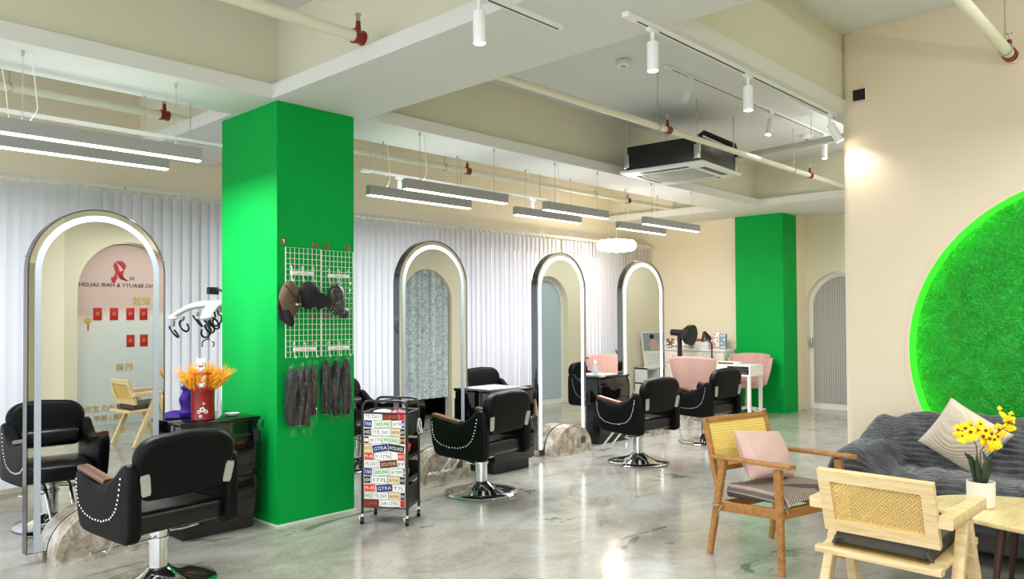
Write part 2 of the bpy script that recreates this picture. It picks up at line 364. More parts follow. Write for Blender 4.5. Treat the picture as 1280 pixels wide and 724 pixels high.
def text_into(mb, body, size, T, mi, width=None, depth=0.0):
    cu = bpy.data.curves.new('lettering', 'FONT'); cu.body = body; cu.size = size; cu.align_x = 'CENTER'; cu.align_y = 'CENTER'
    cu.extrude = depth; cu.resolution_u = 3
    ob = bpy.data.objects.new('lettering', cu); me = bpy.data.meshes.new_from_object(ob)
    vs = [v.co.copy() for v in me.vertices]; fs = [tuple(p.vertices) for p in me.polygons]
    if width and vs:
        w = max(v.x for v in vs)-min(v.x for v in vs)
        for v in vs: v.x *= width/max(w, 1e-6)
    old = mb.T; mb.T = T; om = mb.m; mb.m = mi; mb.add(vs, fs); mb.T = old; mb.m = om
    bpy.data.objects.remove(ob); bpy.data.curves.remove(cu); bpy.data.meshes.remove(me)
def arch(cx, z0, r, zs, n=28):   # outline, counter-clockwise, flat bottom
    return [(cx-r, z0), (cx+r, z0)]+[(cx+r*cos(pi*k/n), zs+r*sin(pi*k/n)) for k in range(n+1)]
def lerp(a, b, t): return a+(b-a)*t
def smooth01(t): t = max(0, min(1, t)); return t*t*(3-2*t)
rnd = random.Random(7)

# ------------------------------------------------------------------ the room
XW, YC, ZS, ZC = 6.0, 7.5, 2.987, 3.6
struct(MB().box(-3, 12.4, -4, 7.6, -0.1, 0), 'floor', floor_m, 'polished grey concrete floor', 'floor')
struct(MB().box(-3, 12.4, -4, 7.6, ZC, ZC+0.1), 'ceiling', ceilp, 'pale ceiling slab above the beams', 'ceiling')
def beam(axis, a0, a1, b0, b1, label):
    mb = MB(); s = 0.10 if b1-b0 > 0.3 else 0.03
    if axis == 'x': mb.box(a0, a1, b0, b1, ZS, ZS+0.1); mb.m = 1; mb.box(a0, a1, b0+s, b1-s, ZS+0.1, ZC)
    else: mb.box(b0, b1, a0, a1, ZS, ZS+0.1); mb.m = 1; mb.box(b0+s, b1-s, a0-0.09, a1+0.11, ZS+0.1, ZC)
    return mb
def beams():
    mb = beam('x', -3, 12, 4.88, 5.48, ''); struct(mb, 'ceiling_beam', [soffit, web_paint], 'long boxed ceiling beam over the mirror row', 'beam')
    struct(beam('y', -4, 4.88, 2.74, 3.52, ''), 'ceiling_beam', [soffit, web_paint], 'boxed cross beam running out over the camera side from the near green column', 'beam')
    struct(beam('y', 5.48, 7.5, 2.74, 3.52, ''), 'ceiling_beam', [soffit, web_paint], 'short cross beam behind the near green column', 'beam')
    struct(beam('x', 3.52, XW, 2.16, 2.30, ''), 'ceiling_beam', [soffit, web_paint], 'boxed beam carrying the spotlight track to the round green wall', 'beam')
    struct(beam('x', -3, 2.74, 2.16, 2.30, ''), 'ceiling_beam', [soffit, web_paint])
    struct(beam('x', XW, 10.2, 2.16, 2.30, ''), 'ceiling_beam', [soffit, web_paint])
    struct(beam('y', 2.16, 4.88, 10.2, 12.05, ''), 'ceiling_beam', [soffit, web_paint], 'boxed beam along the far wall above the far green column', 'beam')
    struct(beam('y', 5.48, 7.5, 10.2, 11.7, ''), 'ceiling_beam', [soffit, web_paint], 'boxed beam end in the far left corner', 'beam')
beams()
# curtain wall with a long window opening
mb = MB(); mb.box(-3, 11.7, YC, YC+0.1, 2.45, ZC); mb.box(-3, 11.7, YC, YC+0.1, 0, 0.25)
for x0, x1 in ((-3, -2.6), (2.2, 3.6), (6.6, 7.0), (10.2, 11.7)): mb.box(x0, x1, YC, YC+0.1, 0.25, 2.45)
struct(mb, 'wall_left', paint, 'cream wall above the vertical blinds', 'wall')
for i, (x0, x1) in enumerate(((-2.6, 2.2), (3.6, 6.6), (7.0, 10.2))):
    mb = MB(); mb.m = 0
    for a, b in ((x0, x0+0.05), ((x0+x1)/2-0.025, (x0+x1)/2+0.025), (x1-0.05, x1)): mb.box(a, b, YC+0.02, YC+0.07, 0.25, 2.45)
    mb.box(x0, x1, YC+0.021, YC+0.069, 0.25, 0.3); mb.box(x0, x1, YC+0.021, YC+0.069, 2.4, 2.45)
    mb.m = 1; mb.box(x0, x1, YC+0.043, YC+0.047, 0.3, 2.4)
    struct(mb, 'window_%d' % (i+1), [white_metal, glass])
# far wall in two planes, with an arched door in the right one
struct(MB().box(11.15, 12.2, 5.7, 7.5, 0, ZC), 'wall_far', paint, 'peach cream far wall behind the nail counter', 'wall')
XD, DY, DR, DZS = 11.9, 4.42, 0.52, 1.60
def arch_wall(mb, a0, a1, z1, holes, d0, d1, ax):
    out = [(a0, 0)]
    for cx, r, zs in holes:
        out += [(cx-r, 0)]+[(cx+r*cos(pi-pi*k/24), zs+r*sin(pi-pi*k/24)) for k in range(25)]+[(cx+r, 0)]
    out += [(a1, 0), (a1, z1), (a0, z1)]
    mb.prism(out, d0, d1, ax); return mb
struct(arch_wall(MB(), 2.05, 5.05, ZC, [(DY, DR, DZS)], XD, XD+0.15, 'x'), 'wall_far_right', paint, 'cream wall with the arched blind door right of the far green column', 'wall')
d = MB(); d.prism(arch(DY, 0.0, DR-0.003, DZS, 30), XD+0.14, XD+0.17, 'x')
dr = struct(d, 'door_1', white_metal, 'arched white door with a grey blind', 'door')
f = MB(); f.prism(arch(DY, 0.1, DR-0.07, DZS, 30), XD+0.125, XD+0.137, 'x'); f.build('door_blind', grey_blind, dr, smooth=False)
f = MB(); f.rbox(XD+0.085, XD+0.135, DY+DR-0.05, DY+DR-0.03, 0.95, 1.1, 0.006); f.build('door_handle', brushed, dr)
struct(MB().box(11.551, 12.05, 4.95, 5.70, 0, ZC), 'wall_far_corner', paint)
# green columns
struct(MB().box(2.786, 3.43, 4.9, 5.724, 0, ZS-0.001), 'column_near', green, 'near bright green square column', 'column')
struct(MB().box(11.07, 11.55, 4.93, 5.695, 0, ZS-0.001), 'column_far', green, 'far bright green square column', 'column')
mb = MB()
for a in ((2.776, 3.44, 4.89, 4.9), (2.776, 2.786, 4.9, 5.73)): mb.box(a[0], a[1], a[2], a[3], 0, 0.012)
struct(mb, 'baseboard_column', white_metal)
# right wall: round green niche, rounded end, return wall with arches
CYc, CZc, CRr, CRl = 0.589, 1.2, 1.185, 1.154
mb = MB(); N = 48
up_ = [(-0.9, CZc)]+[(CYc+CRr*cos(pi-pi*k/N), CZc+CRr*sin(pi-pi*k/N)) for k in range(N+1)]+[(2.14, CZc), (2.14, ZC), (-0.9, ZC)]
lo_ = [(-0.9, 0), (2.14, 0), (2.14, CZc)]+[(CYc+CRr*cos(pi*k/N), CZc-CRr*sin(pi*k/N)) for k in range(N+1)]+[(-0.9, CZc)]
mb.prism(up_, XW, XW+0.15, 'x'); mb.prism(lo_, XW, XW+0.15, 'x')
q = [(XW+0.06-0.06*sin(pi/2*k/8), 2.14+0.06*(1-cos(pi/2*k/8))) for k in range(9)]
mb.prism([(XW+0.15, 2.14)]+[(XW+0.06-0.06*cos(pi/2*k/8), 2.14+0.06*sin(pi/2*k/8)) for k in range(9)]+[(XW+0.15, 2.2)], 0, ZC, 'z')
struct(mb, 'wall_right', white_wall, 'cream wall around the round green plaster niche', 'wall', smooth=True)
art = thing('green_wall_art', 'round green rough plaster disc glowing in the cream wall above the grey sofa', 'wall art', (XW, CYc, CZc))
RI = 1.13
f = MB(); f.grid(2, 96, lambda u, v: (0.085, CRr*0.9985*max(u, 0.002)*cos(2*pi*v), CRr*0.9985*max(u, 0.002)*sin(2*pi*v)), cv=True); f.build('glow_ring', green_rim, art)
from mathutils import noise as mn
def disc(u, v):
    r = RI*u; a = 2*pi*v; y, z = r*cos(a), r*sin(a); p = Vector((y*7.0, z*7.0, 3.1))
    p += Vector((mn.noise(p*0.9), mn.noise(p*0.9+Vector((9, 2, 5))), 0))*0.9
    e = 0.011*(mn.ridged_multi_fractal(p, 0.9, 2.1, 5, 1.0, 2.0)-1.0)*(1-u**10)
    return (0.082-0.040*(1-u**3)-e, y, z)
f = MB(); f.grid(170, 420, lambda u, v: disc(max(u, 0.002), v), cv=True); f.build('plaster_disc', plaster, art, ang=180)
f = MB(); f.grid(2, 96, lambda u, v: (0.006+0.079*u, CRr*0.9985*cos(2*pi*v), CRr*0.9985*sin(2*pi*v)), cv=True); f.build('niche_rim', green_rim, art)
f = MB()
for x in (0.0, 0.006): f.grid(2, 96, lambda u, v, x=x: (x, lerp(CRl, CRr+0.001, u)*cos(2*pi*v), lerp(CRl, CRr+0.001, u)*sin(2*pi*v)), cv=True)
f.grid(2, 96, lambda u, v: (0.006*u, CRl*cos(2*pi*v), CRl*sin(2*pi*v)), cv=True); f.build('rim_lip', white_wall, art)
f = MB(); f.tube([(0.022, (CRr-0.010)*cos(2*pi*k/96), (CRr-0.010)*sin(2*pi*k/96)) for k in range(96)], 0.005, 6, True); f.build('led_ring', rim_led, art)
struct(arch_wall(MB(), XW+0.15, 12.05, ZC, [(7.09, 0.46, 1.68), (9.57, 0.48, 1.65)], 2.05, 2.2, 'y'), 'wall_return', paint, 'cream wall with two arches seen in the mirrors', 'wall')
f = MB(); f.prism(arch(9.57, 0.0, 0.478, 1.65, 30), 2.06, 2.09); d2 = struct(f, 'door_2', white_metal, 'arched white door seen in the mirror', 'door')
f = MB(); f.prism(arch(9.57, 0.09, 0.41, 1.65, 30), 2.092, 2.1); f.build('frosted_pane', frost, d2, smooth=False)
f = MB(); f.box(6.3, 7.9, 1.15, 1.2, 0, 3); f.box(6.3, 6.35, 1.2, 2.05, 0, 3); f.box(7.85, 7.9, 1.2, 2.05, 0, 3); f.box(6.3, 7.9, 1.15, 2.05, 3, 3.05); struct(f, 'arch_dark_box', dark_void)  # box added behind the arch; its near-black colour stands for the room's darkness
cur = thing('lace_curtain', 'grey lace curtain hanging in the arch reflected by a mirror', 'curtain', (7.09, 2.12, 0))
f = MB(); f.grid(80, 12, lambda u, v: (-0.5+1.0*u, 0.03*sin(u*50)+0.008*sin(u*131), 2.16-1.86*v)); f.build('curtain_cloth', lace, cur)
f = MB(); f.cyl((-0.55, -0.08, 2.17), (0.55, -0.08, 2.17), 0.012); f.build('curtain_rod', white_metal, cur)
# entrance side (seen in the nearest mirror)
mbw = arch_wall(MB(), 3.53, XW+0.15, ZC, [(4.38, 0.69, 1.84)], -0.9, -0.75, 'y'); mbw.box(3.53, 3.63, -1.8, -0.9, 0, ZC)
struct(mbw, 'wall_back', paint, 'cream entrance wall with a poster arch reflected in the nearest mirror', 'wall')
mbw = MB(); mbw.box(1.0, 3.53, -1.9, -1.8, 2.25, ZC); struct(mbw, 'wall_entrance', paint)
struct(MB().box(0.5, 4.5, -3.4, -3.3, 0, ZC), 'wall_corridor', speckle('corridor_paint', (214, 202, 146), (206, 194, 136), 1, 0.7))
gd = MB(); gd.box(2.55, 3.51, -1.86, -1.85, 0.02, 2.22); gdo = struct(gd, 'door_3', glass, 'glass entrance door', 'door')
for x in (3.40, 3.33):
    f = MB(); f.cyl((x, -1.80, 0.72), (x, -1.80, 1.58), 0.014); f.cyl((x, -1.85, 0.85), (x, -1.80, 0.85), 0.009); f.cyl((x, -1.85, 1.45), (x, -1.80, 1.45), 0.009); f.build('door_handle', brushed, gdo)

# ------------------------------------------------------------------ styling chairs
def arm_outline():   # (y forward, z)
    pts = [(-0.29, 0.375), (-0.286, 0.348), (-0.272, 0.328), (-0.245, 0.318), (-0.1, 0.316), (0.12, 0.322), (0.195, 0.328), (0.228, 0.34), (0.25, 0.364), (0.275, 0.44), (0.292, 0.54), (0.296, 0.60), (0.285, 0.632), (0.255, 0.648), (0.215, 0.642)]
    for k in range(9):
        t = k/8; pts.append((lerp(0.17, -0.13, t), 0.622-0.038*sin(pi*t)+0.03*t))
    pts += [(-0.17, 0.685), (-0.205, 0.712), (-0.24, 0.722), (-0.272, 0.712), (-0.287, 0.685), (-0.292, 0.6), (-0.292, 0.45)]
    return pts
def back_outline():  # (x, z) of the back pad
    pts = []
    w0, w1 = 0.235, 0.275
    def corner(cx, cz, r, a0, n=7):
        for k in range(n+1):
            a = R(a0+90*k/n); pts.append((cx+r*cos(a), cz+r*sin(a)))
    corner(w0-0.05, 0.05, 0.05, -90, 5)
    pts.append((w1-0.004, 0.2))
    corner(w1-0.13, 0.25, 0.13, 0, 8)
    pts.append((0.0, 0.392))
    corner(-w1+0.13, 0.25, 0.13, 90, 8)
    pts.append((-w1+0.004, 0.2))
    corner(-w0+0.05, 0.05, 0.05, 180, 5)
    return pts
def make_chair(label):
    t = thing('styling_chair', label, 'salon chair', group='black styling chairs')
    f = MB(); f.lathe([(0.30, 0.0), (0.305, 0.008), (0.30, 0.016), (0.24, 0.028), (0.16, 0.045), (0.10, 0.066), (0.066, 0.09), (0.058, 0.1)], n=48)
    f.build('base_disc', chrome, t, ang=60)
    f = MB(); f.lathe([(0.05, 0.085), (0.05, 0.24), (0.058, 0.242), (0.058, 0.262), (0.048, 0.264), (0.048, 0.30), (0.034, 0.302), (0.034, 0.345)], n=24)
    f.build('pump_column', chrome, t)
    f = MB(); f.tube([(0.04, 0.05, 0.285), (0.16, 0.10, 0.275), (0.26, 0.14, 0.26), (0.30, 0.11, 0.258), (0.27, 0.06, 0.262), (0.15, 0.0, 0.275), (0.05, -0.04, 0.29)], 0.008, 8)
    f.tube([(-0.04, -0.05, 0.27), (-0.10, 0.0, 0.25), (-0.09, 0.09, 0.25), (0, 0.12, 0.26)], 0.006, 6)
    f.build('pump_lever', chrome, t)
    f = MB(); f.box(-0.16, 0.16, -0.17, 0.17, 0.335, 0.36); f.build('seat_plate', black_metal, t)
    f = MB(); o = [(-0.232, -0.24), (0.232, -0.24), (0.236, 0.0), (0.23, 0.2), (0.2, 0.245), (0.1, 0.262), (0, 0.266), (-0.1, 0.262), (-0.2, 0.245), (-0.23, 0.2), (-0.236, 0.0)]
    f.rprism(o, 0.345, 0.462, 0.035, 'z', 5, 0.012); f.build('seat', leather_edge, t, ang=60)
    ao = arm_outline()
    for s in (-1, 1):
        f = MB(); f.rprism(ao, s*0.238, s*0.310, 0.018, 'x', 4, 0.006); a = f.build('armrest', leather, t, ang=50)
        f = MB(); f.T = TR((0, 0, 0)); f.bar((s*0.275, 0.272, 0.652), (s*0.275, -0.02, 0.607), 0.062, 0.03, r=0.009); f.build('arm_pad', wood_dark, a)['label'] = 'dark wooden armrest pad'
        f = MB(); n = 30
        P = [(0.262, 0.595), (0.258, 0.53), (0.235, 0.465), (0.17, 0.425), (0.08, 0.408), (-0.02, 0.41), (-0.11, 0.435), (-0.165, 0.485), (-0.195, 0.56), (-0.215, 0.65)]
        for k in range(n):
            x = (len(P)-1)*k/(n-1); i = min(int(x), len(P)-2); u = x-i; y = lerp(P[i][0], P[i+1][0], u); z = lerp(P[i][1], P[i+1][1], u)
            f.ball((s*0.3145, y, z), 0.004, 0.0068, 0.0068, 8, 5)
        f.build('stud_trim', chrome, a)['label'] = 'row of silver studs'
    f = MB(); f.T = TR((0, -0.235, 0.525), 0, R(9)); f.rprism([(x, z*0.88) for x, z in back_outline()], -0.05, 0.045, 0.035, 'y', 5, 0.006); f.build('backrest', leather, t, ang=60)
    f = MB(); f.T = TR((0, -0.185, 0.60), 0, R(7)); f.rbox(-0.228, 0.228, -0.045, 0.045, -0.065, 0.065, 0.04, 4); f.build('lumbar_pad', leather_edge, t, ang=70)
    for s in (-1, 1):
        f = MB(); f.T = TR((s*0.232, -0.302, 0.615), 0, R(9)) @ Matrix.Rotation(R(s*8), 4, 'Y')
        f.rprism([(-0.02, -0.058), (0.02, -0.058), (0.026, -0.04), (0.026, 0.04), (0.02, 0.058), (-0.02, 0.058), (-0.026, 0.04), (-0.026, -0.04)], -0.008, 0.004, 0.003, 'y', 2)
        f.ball((0, -0.009, 0.04), 0.006, 0.003, 0.006, 8, 5); f.ball((0, -0.009, -0.04), 0.006, 0.003, 0.006, 8, 5)
        f.build('bracket', brushed, t)
    f = MB()
    for s in (-1, 1):
        f.tube([(s*0.08, 0.12, 0.335), (s*0.075, 0.22, 0.32), (s*0.07, 0.40, 0.13), (s*0.07, 0.43, 0.11), (s*0.07, 0.46, 0.115)], 0.011, 8)
    f.cyl((-0.15, 0.46, 0.118), (0.15, 0.46, 0.118), 0.013); f.build('footrest', chrome, t)
    return t
CH = [((1.75, 4.34), 6.5, 'nearest black styling chair, in front of the near left arched mirror'),
      ((4.48, 4.60), 6, 'black styling chair standing right of the printed trolley'),
      ((6.45, 4.385), -5, 'black styling chair facing the third mirror, right of its marble base'),
      ((8.02, 4.52), -5, 'farthest front black styling chair, beside the white nail table')]
chair0 = make_chair(CH[0][2]); chair0.location = (*CH[0][0], 0); chair0.rotation_euler = (0, 0, R(CH[0][1]))
for p, a, l in CH[1:]: dup(chair0, (*p, 0), R(a), l)
for p, a, l in [((1.80, 6.14), 182, 'black styling chair behind the near left arched mirror, cut by the photo edge'),
                ((4.42, 6.28), 186, 'black styling chair behind the second mirror, half hidden by the printed trolley'),
                ((6.36, 6.28), 176, 'black styling chair seen over the black cabinet right of the second mirror'),
                ((8.10, 6.28), 178, 'black styling chair seen over the black cabinet right of the third mirror')]:
    dup(chair0, (*p, 0), R(a), l)

# ------------------------------------------------------------------ arched mirrors
def make_mirror(label, ledm, loc, rz):
    t = thing('arched_mirror', label, 'mirror', loc, rz, 'arched floor mirrors')
    W, Z0, ZT, TH = 0.405, 0.07, 2.145, 0.075; zs = ZT-W
    def band(r1, r0, y0, y1, n=40):   # open arch band between two offset outlines
        def pts(r): return [(-r, Z0)]+[(r*cos(pi-pi*k/n), zs+r*sin(pi-pi*k/n)) for k in range(n+1)]+[(r, Z0)]
        a, b = pts(r1), pts(r0); m = len(a); f = MB()
        vs = [(x, y, z) for y in (y0, y1) for q in (a, b) for x, z in q]
        I = lambda iy, ib, k: iy*2*m+ib*m+k
        fs = []
        for k in range(m-1):
            fs += [(I(0, 0, k), I(0, 0, k+1), I(0, 1, k+1), I(0, 1, k)), (I(1, 0, k), I(1, 1, k), I(1, 1, k+1), I(1, 0, k+1)),
                   (I(0, 0, k), I(1, 0, k), I(1, 0, k+1), I(0, 0, k+1)), (I(0, 1, k), I(0, 1, k+1), I(1, 1, k+1), I(1, 1, k))]
        for k in (0, m-1): fs.append((I(0, 0, k), I(0, 1, k), I(1, 1, k), I(1, 0, k)))
        f.add(vs, fs); return f
    f = band(W, W-0.008, 0.0, TH)
    for s in (-1, 1):
        f.box(s*(W+0.001)-0.0015, s*(W+0.001)+0.0015, 0.004, TH-0.004, zs+0.09, zs+0.094)
    f.box(-W, W, 0.002, TH, Z0-0.004, Z0)
    f.build('frame', dark_chrome, t, ang=30)
    f = MB(); f.prism(arch(0, Z0, W-0.0085, zs, 40), 0.006, TH-0.004); f.build('mirror_glass', mirror, t, smooth=False)
    band(W-0.040, W-0.076, 0.002, 0.0055).build('led_strip', ledm, t, smooth=False)
    def drum(y0, y1, nm):
        r = 0.295; f = MB(); f.prism([(-r, 0), (r, 0), (r, 0.05)]+[(r*cos(pi*k/32), 0.05+(r-0.04)*sin(pi*k/32)) for k in range(1, 32)]+[(-r, 0.05)], y0, y1)
        return f.build(nm, marble_m, t, ang=30)
    d = drum(-0.155, -0.001, 'base_drum'); drum(TH+0.001, TH+0.155, 'base_drum')
    f = MB(); f.rbox(0.12, 0.19, -0.162, -0.1551, 0.10, 0.17, 0.003); f.box(0.135, 0.15, -0.164, -0.162, 0.115, 0.155); f.box(0.16, 0.175, -0.164, -0.162, 0.115, 0.155)
    f.build('power_socket', mat('bronze_plate', (92, 84, 72), 0.4, 0.3) if 'bronze_plate' not in MATS else MATS['bronze_plate'], d)
    return t
make_mirror('nearest arched mirror at the left, reflecting the poster wall', led, (1.745, 5.22, 0), R(1))
make_mirror('arched mirror behind the printed trolley, reflecting a lace curtain', led, (4.555, 5.27, 0), R(0))
make_mirror('arched mirror with bright strip reflecting an arched glass door', led_bright, (6.395, 5.31, 0), R(-1))
make_mirror('farthest arched mirror, reflecting a wall calendar on a white shelf', led_bright, (8.03, 5.36, 0), R(-5.5))

# ------------------------------------------------------------------ black cabinets between the mirrors
def make_cabinet(label, loc, w=0.54, d=0.5, h=0.77):
    t = thing('drawer_cabinet', label, 'cabinet', loc, 0, 'black station cabinets')
    f = MB(); f.rbox(0, w, 0, d, 0.09, h-0.025, 0.004); f.build('body', gloss_black, t)
    f = MB(); f.rbox(-0.012, w+0.012, -0.012, d+0.012, h-0.025, h, 0.005); f.build('top', gloss_black, t)
    f = MB(); f.box(0.02, w-0.03, 0.02, d-0.02, 0, 0.09); f.build('plinth', black_matte, t)
    for z0, z1 in ((0.105, 0.37), (0.40, 0.67)):
        f = MB(); f.rbox(0.006, w+0.008, -0.02, -0.001, z0, z1, 0.004); q = f.build('drawer', gloss_black, t)
        f = MB(); f.rbox(w-0.2, w-0.06, -0.026, -0.0205, z1-0.025, z1-0.012, 0.002); f.build('handle', black_matte, q)
    return t
make_cabinet('near black cabinet under the red vase of orange wheat', (2.17, 5.02, 0))
make_cabinet('black cabinet right of the second mirror, with a pale mat on top', (5.04, 5.02, 0))
make_cabinet('black cabinet right of the third mirror, with a clear bottle on top', (7.02, 5.3, 0), 0.58)
tag(MB().rbox(5.08, 5.50, 5.10, 5.46, 0.7705, 0.778, 0.003).build('counter_mat', speckle('pale_mat', (206, 204, 200), (180, 178, 174), 60, 0.6)), 'pale grey mat lying on the black cabinet beside the second mirror', 'mat')
t = thing('neck_brush', 'wooden handled brush hanging at the right edge of the second cabinet', 'brush', (5.58, 4.975, 0.50))
f = MB(); f.tube([(0.01, -0.012, 0.0), (0, -0.012, 0.08), (-0.015, -0.01, 0.16)], 0.014, 8, r1=0.008); f.build('handle', wood('brush_wood', (196, 140, 100), (208, 154, 112), (220, 170, 130)), t)
f = MB(); f.rbox(-0.05, 0.01, -0.02, -0.004, 0.16, 0.25, 0.005); f.build('bristles', black_matte, t)
t = thing('spray_bottle', 'clear bottle standing on the black cabinet right of the third mirror', 'bottle', (7.12, 5.42, 0.77))
f = MB(); f.lathe([(0.03, 0), (0.032, 0.02), (0.032, 0.10), (0.012, 0.13), (0.012, 0.14)], n=18); f.build('bottle_body', mat('bottle_blue_plastic', (190, 206, 220), 0.15, alpha=0.6), t)
f = MB(); f.lathe([(0.014, 0.141), (0.014, 0.165), (0.006, 0.18)], n=12); f.build('cap', white_plastic, t)
tag(MB().rbox(7.2, 7.5, 5.38, 5.7, 0.7705, 0.776, 0.002).build('counter_mat', white_plastic), 'white tray mat on the black cabinet right of the third mirror', 'mat')

# things on the near cabinet
v = thing('wheat_vase', 'red vase with white blossom print holding orange dried wheat', 'vase', (2.36, 5.12, 0.77))
f = MB(); f.lathe([(0.072, 0.0), (0.078, 0.006), (0.076, 0.02), (0.074, 0.12), (0.076, 0.2), (0.08, 0.225), (0.07, 0.225), (0.066, 0.03), (0.0, 0.03)], n=28); vb = f.build('vase_body', vase_m, v)
f = MB(); f.m = 0
for (a, z, r) in ((-118, 0.075, 0.016), (-100, 0.06, 0.012), (-134, 0.06, 0.012), (-112, 0.115, 0.008), (-126, 0.03, 0.010)):
    for k in range(5):
        aa = R(a)+r*0.75*cos(2*pi*k/5)/0.077; zz = z+r*0.75*sin(2*pi*k/5); f.T = TR((0.0775*cos(aa), 0.0775*sin(aa), zz), aa)
        f.ball((0, 0, 0), 0.0015, r*0.42, r*0.42, 8, 5)
f.T = I4; f.build('blossom_print', white_plastic, vb)
ear = MB()
ear.tube([(0, 0, 0), (0, 0, 0.16)], 0.0012, 5)
for k in range(11):
    z = 0.10+0.0085*k; rr = 0.012*sin(pi*(k+1.2)/12.5)
    for s in (0, 1):
        a = pi*s+0.5*k; ear.ball((rr*0.6*cos(a), rr*0.6*sin(a), z), 0.0052, 0.0052, 0.011, 6, 4)
for k in range(5):
    a = 2*pi*k/5; ear.tube([(0, 0, 0.17), (0.012*cos(a), 0.012*sin(a), 0.23)], 0.0012, 4, r1=0.0005)
ear0 = None
for k in range(88):
    a = 2*pi*rnd.random(); sp = 0.06+0.74*sqrt(rnd.random()); L = 0.82+0.25*rnd.random()
    if ear0 is None: ear0 = ear.build('wheat_ear', wheat_m, v); o = ear0
    else: o = ear0.copy(); COL.objects.link(o); o.parent = v
    o.location = (0.03*cos(a)*sp, 0.03*sin(a)*sp, 0.14); o.rotation_euler = (0, sp*0.95, a); o.scale = (1.3, 1.3, L*1.12)
def cat_figure(label, loc, s):
    t = thing('cat_figurine', label, 'figurine', loc, R(-125), 'white cat figurines')
    f = MB(); f.ball((0, 0, 0.022*s), 0.02*s, 0.024*s, 0.024*s); b = f.build('body', white_plastic, t)
    f = MB(); f.ball((0.004*s, 0, 0.058*s), 0.024*s, 0.03*s, 0.024*s)
    for q in (-1, 1):
        f.cyl((0, q*0.018*s, 0.075*s), (0, q*0.022*s, 0.092*s), 0.009*s, 0.001, 8)
    h = f.build('head', white_plastic, t)
    f = MB()
    for q in (-1, 1): f.ball((0.026*s, q*0.011*s, 0.06*s), 0.002*s, 0.003*s, 0.004*s, 6, 4)
    f.build('eyes', black_ink, h)
    f = MB(); f.lathe([(0.021*s, 0.036*s), (0.024*s, 0.04*s), (0.021*s, 0.044*s)], n=16); f.build('collar', red_paper, t)
    f = MB()
    for q in (-1, 1): f.ball((0.018*s, q*0.016*s, 0.03*s), 0.007*s, 0.007*s, 0.012*s, 8, 6)
    f.build('paws', white_plastic, t)
t = thing('red_display_stick', 'red stand of two little shelves stuck in the wheat vase', 'stand', (2.310, 5.030, 0.94))
f = MB(); f.cyl((0.02, 0.03, -0.05), (0.01, 0.0, 0.14), 0.006); f.build('stem', red_paper, t)
f = MB(); f.rbox(-0.04, 0.05, -0.035, 0.03, 0.14, 0.152, 0.004); f.build('shelf', red_paper, t)
f = MB(); f.rbox(-0.04, 0.05, -0.045, -0.0, 0.045, 0.055, 0.004); f.build('shelf', red_paper, t)
cat_figure('white cat figurine on the upper red shelf over the wheat', (2.305, 5.026, 1.0925), 1.15)
cat_figure('white cat figurine on the lower red shelf among the wheat', (2.300, 5.010, 0.9955), 0.95)
f = MB()
def towel(u, v):
    x = 0.26*u; y = 0.22*v; z = 0.012+0.010*sin(u*9+v*3)*sin(v*7)
    if v > 0.7: z += smooth01((v-0.7)/0.3)*0.02
    return (x, y, z)
f.grid(24, 20, towel); f.grid(24, 20, lambda u, v: (0.26*u, 0.22*v, 0.002)); tw = f.build('purple_towel', purple_m, loc=(2.18, 5.26, 0.77)); tag(tw, 'purple towel lying at the back left of the near black cabinet', 'towel')
b_ = thing('towel_bundle', 'purple cloth propped upright behind the red vase', 'towel', (2.345, 5.34, 0.77))
f = MB(); f.grid(18, 18, lambda u, v: (0.05*cos(2*pi*u)*(1-0.3*v)+0.01*sin(9*v), 0.045*sin(2*pi*u)*(1-0.2*v), 0.035+0.17*v), cu=True); f.build('cloth_fold', purple_m, b_)
f = MB(); f.ball((0.0, 0, 0.205), 0.04, 0.035, 0.02); f.build('cloth_top', purple_m, b_); f = MB(); f.ball((0, 0, 0.033), 0.055, 0.05, 0.03); f.build('cloth_bottom', purple_m, b_)
t = thing('round_dish', 'small pale dish near the right end of the near black cabinet', 'dish', (2.585, 5.16, 0.77))
f = MB(); f.lathe([(0.03, 0), (0.045, 0.006), (0.055, 0.02), (0.051, 0.02), (0.042, 0.009), (0.0, 0.007)], n=24); f.build('bowl', white_plastic, t)
f = MB(); f.lathe([(0.0, 0.010), (0.03, 0.012), (0.035, 0.016), (0, 0.019)], n=16); f.build('soap', mat('pale_soap', (206, 220, 200), 0.4), t)
t = thing('hair_clipper', 'black clipper with a looping cord hooked on the near black cabinet', 'clipper', (2.67, 4.992, 0.63))
f = MB(); f.tube([(0.0, 0, 0.04), (0.01, -0.02, 0.09), (0.05, -0.02, 0.12), (0.06, 0, 0.06)], 0.005, 6); f.build('cord', black_matte, t)
f = MB(); f.rbox(-0.02, 0.02, -0.03, 0.0, -0.03, 0.05, 0.008); f.build('clipper_body', black_matte, t)

# ------------------------------------------------------------------ hanging perm machine behind the near column
t = thing('perm_machine', 'white armed perm machine with hanging black clips beside the near green column', 'perm machine', (2.995, 6.14, 0))
f = MB(); f.lathe([(0.30, 0.03), (0.30, 0.05), (0.06, 0.09), (0.03, 0.1)], n=28)
for k in range(5):
    a = 2*pi*k/5; f.ball((0.27*cos(a), 0.27*sin(a), 0.025), 0.03, 0.03, 0.025, 10, 6)
f.build('base', black_matte, t)
f = MB(); f.cyl((0, 0, 0.09), (0, 0, 1.550), 0.02); f.build('pole', chrome, t)
f = MB(); f.ball((0, 0, 1.550), 0.09, 0.09, 0.05); f.build('hub', white_plastic, t)
f = MB(); f.tube([(0, 0, 1.580), (0.02, 0, 1.670), (-0.05, -0.05, 1.690), (-0.1, -0.06, 1.680)], 0.01, 8)
f.rbox(-0.16, -0.07, -0.09, -0.04, 1.650, 1.710, 0.01); f.build('controller', black_matte, t)
